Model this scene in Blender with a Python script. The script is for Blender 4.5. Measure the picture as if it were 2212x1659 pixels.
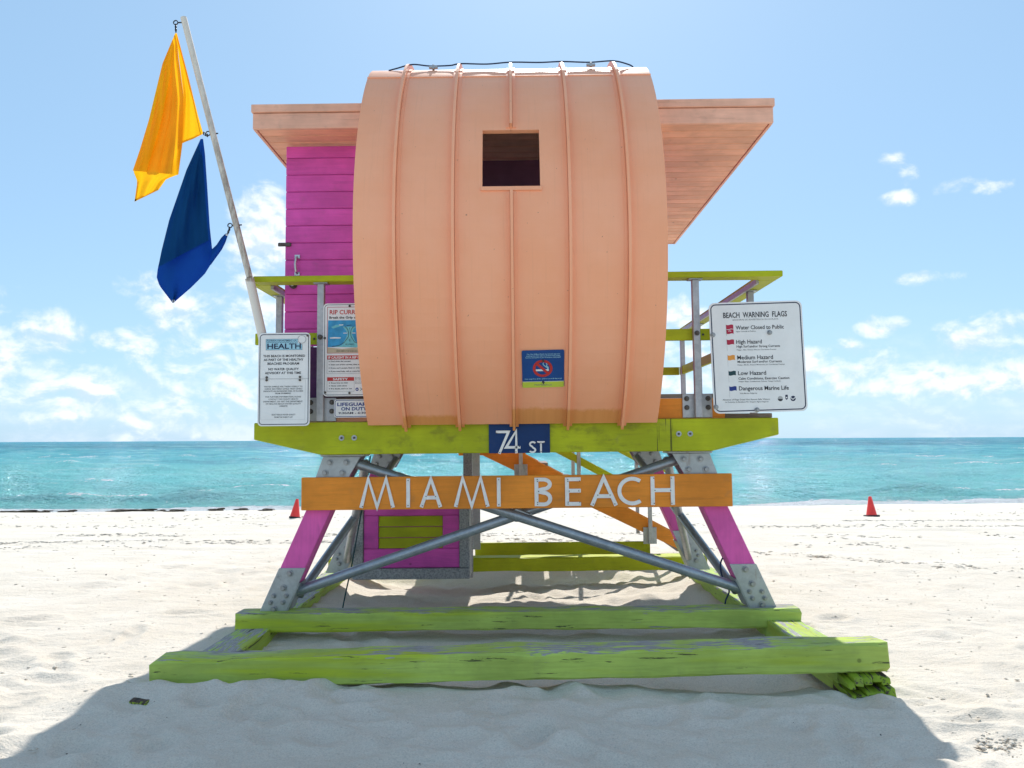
import bpy, bmesh, math, random
import numpy as np
from mathutils import Vector, Matrix
random.seed(7); rng = np.random.default_rng(7)
scene = bpy.context.scene
for o in list(bpy.data.objects): bpy.data.objects.remove(o)
COL = scene.collection
R = math.radians

# ------------------------------------------------------------------ camera
cam = bpy.data.cameras.new('camera'); co = bpy.data.objects.new('camera', cam); COL.objects.link(co)
cam.sensor_width = 36; cam.lens = 36*1923/2560; cam.clip_start = .05; cam.clip_end = 60000
co.matrix_world = Matrix.Translation((0, 0, 1.45)) @ Matrix.Rotation(R(.34), 4, 'Z') @ Matrix.Rotation(R(94.13), 4, 'X') @ Matrix.Rotation(R(-.285), 4, 'Z')
scene.camera = co

# ------------------------------------------------------------------ sun, sky, exposure
SUN_EL, SUN_AZ = R(48.5), R(4.2)          # behind the tower, a little to the right of its axis
sd = Vector((math.sin(SUN_AZ)*math.cos(SUN_EL), math.cos(SUN_AZ)*math.cos(SUN_EL), math.sin(SUN_EL)))
sl = bpy.data.lights.new('sun', 'SUN'); sl.energy = 2.5; sl.angle = R(.53); sl.color = (1, .965, .91)
so = bpy.data.objects.new('sun', sl); COL.objects.link(so); so.rotation_euler = sd.to_track_quat('Z', 'Y').to_euler()
vs = scene.view_settings; vs.view_transform = 'Standard'; vs.look = 'None'; vs.exposure = 1.0; vs.gamma = 1; vs.use_curve_mapping = False
scene.cycles.max_bounces = 8; scene.cycles.diffuse_bounces = 4; scene.cycles.glossy_bounces = 3
scene.cycles.transmission_bounces = 4; scene.cycles.transparent_max_bounces = 6
scene.cycles.sample_clamp_indirect = 6; scene.cycles.use_denoising = True

class N:                                   # small node helper
    def __init__(s, tree): s.t = tree; s.n = tree.nodes; s.l = tree.links
    def new(s, typ, **kw):
        n = s.n.new(typ)
        for k, v in kw.items(): setattr(n, k, v)
        return n
    def put(s, sock, v):
        if hasattr(v, 'is_output'): s.l.new(v, sock)
        elif v is not None: sock.default_value = v
    def math(s, op, a, b=None, c=None, clamp=False):
        n = s.new('ShaderNodeMath', operation=op); n.use_clamp = clamp
        s.put(n.inputs[0], a); s.put(n.inputs[1], b); s.put(n.inputs[2], c); return n.outputs[0]
    def mix(s, f, a, b, blend='MIX'):
        n = s.new('ShaderNodeMix', data_type='RGBA', blend_type=blend)
        s.put(n.inputs[0], f); s.put(n.inputs[6], a); s.put(n.inputs[7], b); return n.outputs[2]
    def ramp(s, f, a, b, lo=0., hi=1.):    # smooth map range
        n = s.new('ShaderNodeMapRange', interpolation_type='SMOOTHSTEP'); n.clamp = True
        s.put(n.inputs[0], f)
        for i, v in zip((1, 2, 3, 4), (a, b, lo, hi)): s.put(n.inputs[i], v)
        return n.outputs[0]
    def noise(s, vec, scale, detail=4, rough=.55, dist=0.):
        n = s.new('ShaderNodeTexNoise'); s.put(n.inputs['Vector'], vec); s.put(n.inputs['Scale'], scale)
        s.put(n.inputs['Detail'], detail); s.put(n.inputs['Roughness'], rough); s.put(n.inputs['Distortion'], dist); return n.outputs[0]
    def vmul(s, v, k):
        n = s.new('ShaderNodeVectorMath', operation='MULTIPLY'); s.put(n.inputs[0], v); s.put(n.inputs[1], k); return n.outputs[0]
    def vadd(s, v, k):
        n = s.new('ShaderNodeVectorMath', operation='ADD'); s.put(n.inputs[0], v); s.put(n.inputs[1], k); return n.outputs[0]
    def sep(s, v):
        n = s.new('ShaderNodeSeparateXYZ'); s.put(n.inputs[0], v); return n.outputs
    def comb(s, x, y, z):
        n = s.new('ShaderNodeCombineXYZ'); s.put(n.inputs[0], x); s.put(n.inputs[1], y); s.put(n.inputs[2], z); return n.outputs[0]
    def bump(s, h, strength, dist, normal=None):
        n = s.new('ShaderNodeBump'); s.put(n.inputs['Height'], h); s.put(n.inputs['Strength'], strength); s.put(n.inputs['Distance'], dist); s.put(n.inputs['Normal'], normal); return n.outputs[0]

w = bpy.data.worlds.new('World'); scene.world = w; w.use_nodes = True
k = N(w.node_tree); k.n.clear()
sky = k.new('ShaderNodeTexSky', sky_type='NISHITA'); sky.sun_disc = False; sky.sun_elevation = SUN_EL; sky.sun_rotation = SUN_AZ
sky.altitude = 0; sky.air_density = .9; sky.dust_density = .6; sky.ozone_density = 2.2
g = k.new('ShaderNodeTexCoord').outputs['Generated']
x, y, z = k.sep(g)
az = k.math('ARCTAN2', x, y); el = k.math('ARCSINE', z)
# thin marine haze: whiter towards the horizon all the way round
hz = k.math('POWER', k.math('SUBTRACT', 1., k.math('MAXIMUM', z, 0.), clamp=True), 5.)
skyc = k.mix(k.math('MULTIPLY_ADD', hz, .22, .50), sky.outputs[0], (3.9, 6.0, 8.3, 1))
skyc = k.mix(1., skyc, (.96, 1.03, 1.04, 1), 'MULTIPLY')
# cumulus: cloud banks (azimuth, elevation, half width, half height, density) broken up by noise
def ae(px, py):
    d = co.matrix_world.to_3x3() @ Vector(((px-1106)/1661.6, -(py-829.5)/1661.6, -1)); d.normalize()
    return math.atan2(d.x, d.y), math.asin(d.z)
banks = [(30, 790, 105, 115, .78), (170, 850, 190, 70, .6), (330, 880, 300, 70, .5), (570, 530, 75, 110, .95), (470, 700, 130, 100, .62), (300, 625, 40, 40, .6),
         (300, 740, 45, 40, .75), (230, 735, 25, 18, .6), (370, 760, 40, 22, .6), (500, 800, 140, 110, .6), (600, 880, 160, 70, .55), (690, 760, 150, 180, .8),
         (1925, 350, 26, 18, .44), (1958, 375, 26, 20, .36), (1948, 428, 40, 15, .46), (2060, 402, 48, 15, .50), (2140, 398, 42, 16, .52), (2010, 600, 54, 14, .48), (1905, 705, 44, 21, .54),
         (1780, 800, 80, 60, .72), (1990, 800, 130, 52, .66), (2140, 770, 105, 70, .72), (1480, 680, 55, 45, .9), (1470, 800, 120, 90, .7), (2280, 780, 160, 80, .8)]
mk = None
for (px, py, hw, hh, dn) in banks:
    a0, e0 = ae(px, py); ra, re = hw*1.35/1661.6*math.cos(e0), hh*1.35/1661.6
    dx = k.math('MULTIPLY', k.math('SUBTRACT', az, a0), 1/ra); dy = k.math('MULTIPLY', k.math('SUBTRACT', el, e0), 1/re)
    d = k.math('MULTIPLY', k.math('SUBTRACT', 1., k.math('ADD', k.math('MULTIPLY', dx, dx), k.math('MULTIPLY', dy, dy)), clamp=True), dn)
    mk = d if mk is None else k.math('MAXIMUM', mk, d)
pv = k.comb(az, k.math('MULTIPLY', el, 1.35), 0.)
# cumulus out of view, added thicker and higher up to brighten the fill light
away = k.ramp(k.math('ABSOLUTE', az), .62, .85)
gen = k.math('MULTIPLY', k.math('MULTIPLY', k.ramp(k.noise(pv, 3.2, 2), .42, .62), k.ramp(el, 1.0, .15)), k.math('MULTIPLY', away, .95))
mk = k.math('MAXIMUM', mk, gen)
n1 = k.noise(pv, 20., 9, .57, .25); n2 = k.noise(k.vadd(pv, (.003, .011, 0)), 20., 9, .57, .25)
dens = k.math('SUBTRACT', k.math('ADD', k.math('MULTIPLY', mk, 1.0), k.math('MULTIPLY', k.math('SUBTRACT', n1, .5), 2.8)), .16)
cov = k.ramp(dens, .0, .85); cov = k.math('MULTIPLY', cov, k.ramp(mk, 0., .25))
lowhaze = k.math('MULTIPLY', k.math('MULTIPLY', k.ramp(el, .16, .03), k.ramp(k.noise(k.vmul(pv, (1, 2.2, 1)), 7., 5), .42, .68)), .45)
lit = k.ramp(k.math('SUBTRACT', n1, n2), -.12, .08)  # bright tops and shaded undersides put into the cloud colour
cc = k.mix(lit, (5.6, 6.9, 8.6, 1), (9.0, 9.3, 9.7, 1))
skyc = k.mix(k.math('MAXIMUM', k.math('MULTIPLY', cov, .93), lowhaze), skyc, cc)
bg = k.new('ShaderNodeBackground'); k.put(bg.inputs[0], skyc); bg.inputs[1].default_value = .063
k.l.new(bg.outputs[0], k.new('ShaderNodeOutputWorld').inputs[0])

# ------------------------------------------------------------------ materials
def mat(name, base=(.5, .5, .5), rough=.6, metal=0., spec=.5, fn=None):
    m = bpy.data.materials.new(name); m.use_nodes = True
    k = N(m.node_tree); b = k.n['Principled BSDF']
    b.inputs['Base Color'].default_value = (*base, 1); b.inputs['Roughness'].default_value = rough
    b.inputs['Metallic'].default_value = metal; b.inputs['Specular IOR Level'].default_value = spec
    if fn: fn(k, b)
    return m
def obj_coord(k): return k.new('ShaderNodeTexCoord').outputs['Object']

def paint(name, col, axis='x', wear=.3, top=.35, rough=.55, wood=(.30, .28, .25), dirt=.25, grain=.25, tint=None, knots=True):
    """painted timber: grain along axis, flaking where the weather gets at it, knots and dirt"""
    def fn(k, b):
        c = obj_coord(k); rnd = k.new('ShaderNodeObjectInfo').outputs['Random']
        c = k.vadd(c, k.comb(k.math('MULTIPLY', rnd, 7.), k.math('MULTIPLY', rnd, 13.), k.math('MULTIPLY', rnd, 5.)))
        s = {'x': (1, 14, 14), 'y': (14, 1, 14), 'z': (14, 14, 1)}[axis]; cs = k.vmul(c, s)
        g1 = k.noise(cs, 3.2, 5, .6, .6); g2 = k.noise(cs, 14., 3, .6)
        big = k.noise(c, 2.1, 4, .6); mid = k.noise(c, 9., 4, .6)
        base = k.mix(k.ramp(big, .3, .7), tuple(v*.82 for v in col)+(1,), tuple(min(1, v*1.16) for v in col)+(1,))
        if tint: base = k.mix(k.ramp(k.noise(k.vmul(c, s), .55, 3, .5), .5, .66, 0, .8), base, (*tint, 1))
        base = k.mix(k.ramp(g1, .35, .75, 0, grain), base, tuple(v*.62 for v in col)+(1,))
        base = k.mix(k.ramp(mid, .55, .85, 0, dirt), base, (.16, .13, .10, 1))
        nz = k.sep(k.new('ShaderNodeNewGeometry').outputs['Normal'])[2]
        w = k.math('ADD', k.math('ADD', k.math('MULTIPLY', k.math('SUBTRACT', g1, .5), 1.7), k.math('MULTIPLY', k.math('SUBTRACT', big, .5), 1.5)), k.math('MULTIPLY', k.math('MAXIMUM', nz, 0.), top))
        m = k.ramp(w, .55-wear, .60-wear)
        wd = k.mix(k.ramp(g2, .3, .7), tuple(v*.72 for v in wood)+(1,), tuple(v*1.3 for v in wood)+(1,))
        base = k.mix(m, base, wd)
        crack = k.math('MULTIPLY', k.ramp(k.noise(k.vmul(c, tuple(q*1.0 for q in s)), 2.0, 6, .7), .610, .628), .85 if wear > .05 else .12)
        base = k.mix(crack, base, (.045, .04, .035, 1))
        if knots:
            vo = k.new('ShaderNodeTexVoronoi', feature='F1'); k.put(vo.inputs['Vector'], c); vo.inputs['Scale'].default_value = 2.6
            base = k.mix(k.ramp(vo.outputs['Distance'], .045, .02, 0, .75), base, tuple(v*.35 for v in col)+(1,))
        k.put(b.inputs['Base Color'], base)
        k.put(b.inputs['Roughness'], k.math('MULTIPLY_ADD', m, .3, rough))
        h = k.math('SUBTRACT', k.math('MULTIPLY_ADD', g1, .35, k.math('MULTIPLY', g2, .2)), k.math('ADD', k.math('MULTIPLY', m, .35), crack))
        k.put(b.inputs['Normal'], k.bump(h, .45, .006))
    return mat(name, col, rough, 0, .25, fn=fn)

def galv(name, a=(.44, .475, .49), bb=(.33, .36, .375), rough=.45, metal=.55):
    def fn(k, b):
        c = obj_coord(k)
        vo = k.new('ShaderNodeTexVoronoi', feature='F1'); k.put(vo.inputs['Vector'], c); vo.inputs['Scale'].default_value = 45.
        v = k.sep(vo.outputs['Color'])[0]
        n = k.noise(c, 6., 5, .6)
        base = k.mix(k.ramp(k.math('MULTIPLY_ADD', v, .14, k.math('MULTIPLY', n, .9)), .3, .75), (*bb, 1), (*a, 1))
        base = k.mix(k.ramp(k.noise(c, 9., 5, .7), .64, .74, 0, .35), base, (.06, .055, .05, 1))
        base = k.mix(k.ramp(k.noise(k.vmul(c, (3, 3, .7)), 5., 4, .6), .62, .75, 0, .4), base, (.20, .11, .06, 1))
        k.put(b.inputs['Base Color'], base); k.put(b.inputs['Roughness'], k.math('MULTIPLY_ADD', n, .3, rough-.15))
        k.put(b.inputs['Normal'], k.bump(k.noise(c, 60., 3), .12, .004))
    return mat(name, a, rough, metal, fn=fn)

def plain(name, col, rough=.6, metal=0., var=.18, scale=8., spec=.4, bump=.05):
    def fn(k, b):
        c = obj_coord(k); n = k.noise(c, scale, 5, .6)
        k.put(b.inputs['Base Color'], k.mix(k.ramp(n, .25, .75), tuple(v*(1-var) for v in col)+(1,), tuple(min(1, v*(1+var)) for v in col)+(1,)))
        k.put(b.inputs['Normal'], k.bump(n, bump, .01))
    return mat(name, col, rough, metal, spec, fn=fn)

M = {}
LIME = (.30, .36, .010); GREEN = (.27, .50, .035)
M['lime'] = paint('lime_paint', (.42, .47, .010), 'x', -.14, .2, dirt=.3)
def _drips(m):
    k = N(m.node_tree); b = k.n['Principled BSDF']; old = b.inputs['Base Color'].links[0].from_socket
    c = obj_coord(k); x, y, z = k.sep(c)
    run = k.math('MULTIPLY', k.ramp(k.noise(k.vmul(c, (55, 1, 1.5)), 1., 3, .6), .60, .66), k.math('MULTIPLY', k.ramp(k.math('ABSOLUTE', k.math('SUBTRACT', x, 1.13)), .14, .05), .75))
    soot = k.math('MULTIPLY', k.ramp(k.noise(k.vmul(c, (3, 1, 5)), 2.2, 5, .65), .50, .72), k.math('MULTIPLY', k.ramp(k.math('ABSOLUTE', x), 1.3, 1.0), .45))
    k.put(b.inputs['Base Color'], k.mix(run, k.mix(soot, old, (.10, .085, .02, 1)), (.03, .028, .012, 1)))
M['fascia'] = paint('lime_fascia_paint', (.42, .47, .010), 'x', -.14, .2, dirt=.3); _drips(M['fascia'])
M['limey'] = paint('lime_paint_lengthwise', (.42, .47, .010), 'y', -.05, .2, dirt=.3)
M['limez'] = paint('lime_paint_plain', (.40, .44, .010), 'x', -.4, 0, dirt=.2)
M['green'] = paint('weathered_green_paint', (.45, .58, .12), 'x', .14, .40, rough=.7, grain=.5, tint=(.46, .55, .02), wood=(.33, .32, .31))
M['greeny'] = paint('weathered_green_paint_lengthwise', (.42, .58, .12), 'y', .17, .42, rough=.7, grain=.5, tint=(.40, .46, .05), wood=(.36, .35, .34))
M['rotten'] = paint('rotten_green_timber', (.30, .42, .03), 'y', .47, .2, wood=(.09, .065, .05), dirt=.5)
M['orange'] = paint('orange_paint', (.80, .27, .03), 'x', -.45, 0, dirt=.25, grain=.35)
M['salmonboard'] = paint('salmon_board_paint', (.74, .33, .20), 'x', -.45, 0, dirt=.3)
M['pink'] = paint('magenta_paint_upright', (.76, .12, .42), 'z', -.45, 0, dirt=.2)
M['purple'] = paint('magenta_paint_planks', (.70, .10, .46), 'x', -.45, 0, dirt=.25, grain=.35)
M['violet'] = paint('dark_violet_paint', (.10, .035, .13), 'x', -.5, 0, dirt=.2)
M['header'] = paint('dull_violet_header_paint', (.30, .15, .28), 'x', -.5, 0, dirt=.2)
M['roof'] = paint('salmon_soffit_paint', (.84, .44, .28), 'x', -.5, 0, dirt=.22, grain=.3)
M['rooftrim'] = paint('salmon_trim_paint', (.80, .45, .32), 'x', -.45, 0, dirt=.35)
M['brownwood'] = paint('bare_grey_wood', (.20, .16, .13), 'x', .3, .2, wood=(.26, .23, .20))
M['galv'] = galv('galvanised_steel')
M['pipe'] = galv('galvanised_pipe', (.38, .43, .47), (.26, .30, .335), .36, .55)
M['alu'] = galv('dull_aluminium', (.50, .51, .52), (.34, .35, .37), .5, .5)
M['bolt'] = galv('bolt_steel', (.36, .38, .39), (.24, .25, .26), .4, .7)
M['boltdark'] = plain('dark_bolt', (.10, .09, .08), .5, .6, .3, 30)
M['white'] = plain('sign_white', (.78, .79, .78), .45, 0, .05, 6)
M['letter'] = plain('letter_white', (.82, .81, .78), .45, 0, .08, 20)
M['navy'] = plain('navy_print', (.012, .018, .06), .5, 0, .1)
M['black'] = plain('dark_print', (.03, .032, .04), .6, 0, .1)
M['greyp'] = plain('faded_grey_print', (.16, .17, .175), .6, 0, .1)
M['pale'] = plain('pale_grey_print', (.40, .41, .41), .6, 0, .05)
M['redp'] = plain('red_print', (.52, .035, .03), .5, 0, .1)
M['crim'] = plain('crimson_print', (.40, .015, .05), .5, 0, .1)
M['orangep'] = plain('orange_print', (.75, .30, .045), .5, 0, .1)
M['tealp'] = plain('dark_teal_print', (.008, .045, .055), .5, 0, .1)
M['bluep'] = plain('blue_print', (.012, .035, .22), .5, 0, .1)
M['royal'] = plain('royal_blue_print', (.010, .065, .25), .45, 0, .1)
M['skyb'] = plain('pale_blue_print', (.33, .60, .72), .5, 0, .1)
M['seap'] = plain('sea_blue_print', (.035, .30, .56), .5, 0, .25, 14)
M['aquap'] = plain('aqua_print', (.16, .52, .58), .5, 0, .2, 20)
M['sandp'] = plain('sand_print', (.52, .44, .30), .5, 0, .1)
M['limep'] = plain('lime_print', (.50, .60, .06), .5, 0, .05)
M['street'] = paint('street_sign_blue', (.006, .034, .125), 'x', -.6, 0, dirt=.1, grain=.1, knots=False)
M['polew'] = None
M['rope'] = plain('dark_blue_rope', (.012, .035, .09), .7, 0, .3, 60)
M['teal'] = plain('dark_teal_rope', (.01, .05, .055), .7, 0, .3, 60)
M['hook'] = plain('dark_steel_hook', (.05, .052, .06), .45, .7, .2, 40)
M['chrome'] = plain('worn_chrome', (.52, .53, .54), .3, .9, .1, 30)
M['cone'] = plain('orange_red_cone', (.88, .055, .045), .45, 0, .1, 8)
M['rubber'] = plain('black_rubber', (.02, .02, .022), .7, 0, .2, 20)
M['dark'] = plain('dark_interior', (.30, .15, .24), .8, 0, .1)
M['weed'] = plain('dry_seaweed', (.055, .042, .026), .9, 0, .4, 25)
M['twig'] = plain('dark_debris', (.05, .042, .035), .9, 0, .5, 30)
M['paper'] = plain('torn_paper', (.75, .76, .76), .6, 0, .1)

def _pole(k, b):
    c = obj_coord(k); n = k.noise(k.vmul(c, (4, 4, 1)), 9., 5, .65); z = k.sep(c)[2]
    old = k.mix(k.ramp(n, .35, .65), (.30, .25, .20, 1), (.62, .58, .50, 1))
    k.put(b.inputs['Base Color'], k.mix(k.ramp(z, 1.02, 1.04), (.72, .68, .61, 1), k.mix(k.ramp(z, 3.0, 1.4, .25, 1.), (.70, .66, .58, 1), old)))
M['polew'] = mat('weathered_white_pole', (.7, .66, .58), .6, fn=_pole)

def _hood(k, b):
    c = obj_coord(k); x, y, z = k.sep(c)
    n = k.noise(c, 1.6, 5, .6); st = k.noise(k.vmul(c, (38, 1, .8)), 1.5, 5, .7)
    base = k.mix(k.ramp(n, .3, .7), (.91, .39, .205, 1), (.94, .435, .25, 1))
    base = k.mix(k.ramp(st, .52, .75, 0, .17), base, (.60, .28, .16, 1))
    # older orange coat showing along the bottom edge, its height different from bay to bay
    cell = k.new('ShaderNodeTexWhiteNoise', noise_dimensions='1D'); k.put(cell.inputs['W'], k.math('FLOOR', k.math('MULTIPLY_ADD', x, 2.44, 2.07)))
    edge = k.math('ADD', k.math('MULTIPLY_ADD', cell.outputs[0], .16, 1.52), k.math('MULTIPLY', k.noise(k.vmul(c, (9, 9, 2)), 2., 5, .7), .07))
    low = k.ramp(k.math('SUBTRACT', edge, z), .0, .03, 0, .7)
    base = k.mix(low, base, k.mix(k.ramp(k.noise(k.vmul(c, (40, 1, 1)), 1., 4), .3, .7), (.66, .25, .03, 1), (.72, .29, .05, 1)))
    base = k.mix(k.ramp(k.noise(c, 38., 2, .5), .76, .79, 0, .6), base, (.20, .10, .07, 1))
    k.put(b.inputs['Base Color'], base)
    k.put(b.inputs['Normal'], k.bump(k.math('ADD', k.noise(k.vmul(c, (1, .6, .6)), 3., 3), k.math('MULTIPLY', st, .004)), .2, .02))
M['hood'] = mat('salmon_sheet_metal', (.8, .42, .28), .42, 0, .45, fn=_hood)

def _stucco(k, b):
    c = obj_coord(k); n = k.noise(c, 55., 4, .6)
    k.put(b.inputs['Base Color'], k.mix(k.ramp(n, .35, .65), (.22, .23, .235, 1), (.42, .43, .43, 1)))
    k.put(b.inputs['Normal'], k.bump(n, .5, .006))
M['stucco'] = mat('pebbled_grey_frame', (.36, .37, .37), .75, fn=_stucco)

def cloth_mat(name, col, trans, fac):
    m = bpy.data.materials.new(name); m.use_nodes = True; k = N(m.node_tree); k.n.clear()
    c = obj_coord(k)
    wv = k.noise(c, 90., 2, .5); n = k.noise(c, 4., 4)
    d = k.new('ShaderNodeBsdfDiffuse'); t = k.new('ShaderNodeBsdfTranslucent'); mx = k.new('ShaderNodeMixShader'); mx.inputs[0].default_value = fac
    k.put(d.inputs[0], k.mix(k.ramp(n, .3, .7), tuple(v*.85 for v in col)+(1,), (*col, 1))); k.put(t.inputs[0], (*trans, 1))
    nb = k.bump(wv, .25, .003); k.put(d.inputs['Normal'], nb); k.put(t.inputs['Normal'], nb)
    k.l.new(d.outputs[0], mx.inputs[1]); k.l.new(t.outputs[0], mx.inputs[2]); k.l.new(mx.outputs[0], k.new('ShaderNodeOutputMaterial').inputs[0])
    return m
M['yflag'] = cloth_mat('amber_flag_cloth', (.80, .34, .035), (1., .60, .010), .55)
M['bflag'] = cloth_mat('navy_flag_cloth', (.010, .078, .21), (.003, .018, .27), .35)

def _sand(k, b):
    c = obj_coord(k); x, y, z = k.sep(c)
    f1 = k.noise(c, 120., 3, .7); f2 = k.noise(c, 60., 4, .6); f3 = k.noise(c, 1.3, 5, .6)
    base = k.mix(k.ramp(f3, .3, .7), (.715, .64, .535, 1), (.77, .70, .60, 1))
    base = k.mix(k.ramp(f1, .35, .7, 0, .45), base, (.42, .375, .32, 1))
    base = k.mix(k.ramp(f2, .62, .74, 0, .5), base, (.40, .345, .285, 1))
    wet = k.ramp(k.math('ADD', z, k.math('MULTIPLY', k.noise(c, .6, 4), .08)), -.56, -.66)
    base = k.mix(wet, base, (.36, .32, .26, 1))
    k.put(b.inputs['Base Color'], base); k.put(b.inputs['Roughness'], k.math('MULTIPLY_ADD', wet, -.5, .95))
    rip = k.noise(k.vmul(c, (.35, 1.0, 1)), 7., 5, .6)
    nb = k.bump(rip, .45, .06)
    nb = k.bump(k.noise(c, 26., 5, .65), .55, .02, nb)
    k.put(b.inputs['Normal'], k.bump(k.noise(c, 130., 4, .7), .7, .007, nb))
M['sand'] = mat('pale_beach_sand', (.63, .6, .54), .95, 0, .15, fn=_sand)

def _water(k, b):
    c = obj_coord(k); x, y, z = k.sep(c)
    dist = k.math('ADD', y, k.math('MULTIPLY', k.noise(k.vmul(c, (.012, .05, 0)), 1., 4), 40.))
    col = k.mix(k.ramp(dist, 26., 60.), (.40, .72, .69, 1), (.18, .63, .62, 1))
    col = k.mix(k.ramp(dist, 60., 130.), col, (.065, .40, .47, 1))
    col = k.mix(k.ramp(dist, 115., 330.), col, (.035, .18, .27, 1))
    pat = k.noise(k.vmul(c, (.10, .30, 0)), 1., 5, .6)
    col = k.mix(k.ramp(pat, .42, .72, 0, .5), col, (.10, .52, .50, 1))
    # surf foam: a broken line on the sand, lace behind it and a few white caps
    att = k.new('ShaderNodeAttribute'); att.attribute_name = 'foam'; fo = att.outputs['Fac']
    fn = k.noise(k.vmul(c, (1, 1.3, 1)), 3.2, 8, .68, .4)
    foam = k.ramp(k.math('ADD', fo, k.math('MULTIPLY', k.math('SUBTRACT', fn, .5), 1.5)), .48, .66)
    fl = k.math('MULTIPLY', k.ramp(k.noise(k.vmul(c, (1., .8, 1)), .75, 6, .68, .5), .675, .72), k.ramp(k.noise(k.vmul(c, (.5, 1, 1)), .055, 4, .6), .50, .66))
    foam = k.math('MAXIMUM', foam, k.math('MULTIPLY', fl, .85))
    w0 = k.noise(k.vmul(c, (.45, 1., 1)), .028, 11, .62, .2)
    col = k.mix(k.ramp(w0, .50, .66, 0, .6), col, k.mix(.5, col, (.30, .68, .66, 1)))
    col = k.mix(k.ramp(w0, .50, .36, 0, .45), col, k.mix(.62, col, (.004, .05, .09, 1)))
    w0b = k.noise(k.vmul(c, (.32, 1., 1)), .30, 9, .66, .3)
    col = k.mix(k.ramp(w0b, .50, .64, 0, .55), col, k.mix(.45, col, (.45, .78, .78, 1)))
    col = k.mix(k.ramp(w0b, .50, .38, 0, .38), col, k.mix(.5, col, (.004, .07, .11, 1)))
    far = k.ramp(y, 25., 260., 1., .9)
    w1 = k.noise(k.vmul(c, (.55, 1.1, 1)), 1.3, 8, .65, .3); w2 = k.noise(k.vmul(c, (.8, 1.4, 1)), 5.5, 4, .6)
    nb = k.bump(w2, k.math('MULTIPLY', far, .9), .24, k.bump(w1, far, 1.0))
    d = k.new('ShaderNodeBsdfDiffuse'); gl = k.new('ShaderNodeBsdfGlossy'); mx = k.new('ShaderNodeMixShader')
    k.put(d.inputs[0], k.mix(foam, col, (.86, .88, .88, 1))); k.put(gl.inputs[0], (.9, .95, 1, 1)); gl.inputs['Roughness'].default_value = .08
    k.put(d.inputs['Normal'], nb); k.put(gl.inputs['Normal'], nb); k.put(mx.inputs[0], k.math('MULTIPLY_ADD', foam, -.10, k.ramp(y, 40., 260., .20, .13)))
    k.l.new(d.outputs[0], mx.inputs[1]); k.l.new(gl.outputs[0], mx.inputs[2]); k.l.new(mx.outputs[0], k.n['Material Output'].inputs[0]); k.n.remove(b)
M['water'] = mat('turquoise_sea', (.1, .4, .42), .1, 0, .4, fn=_water)

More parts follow.
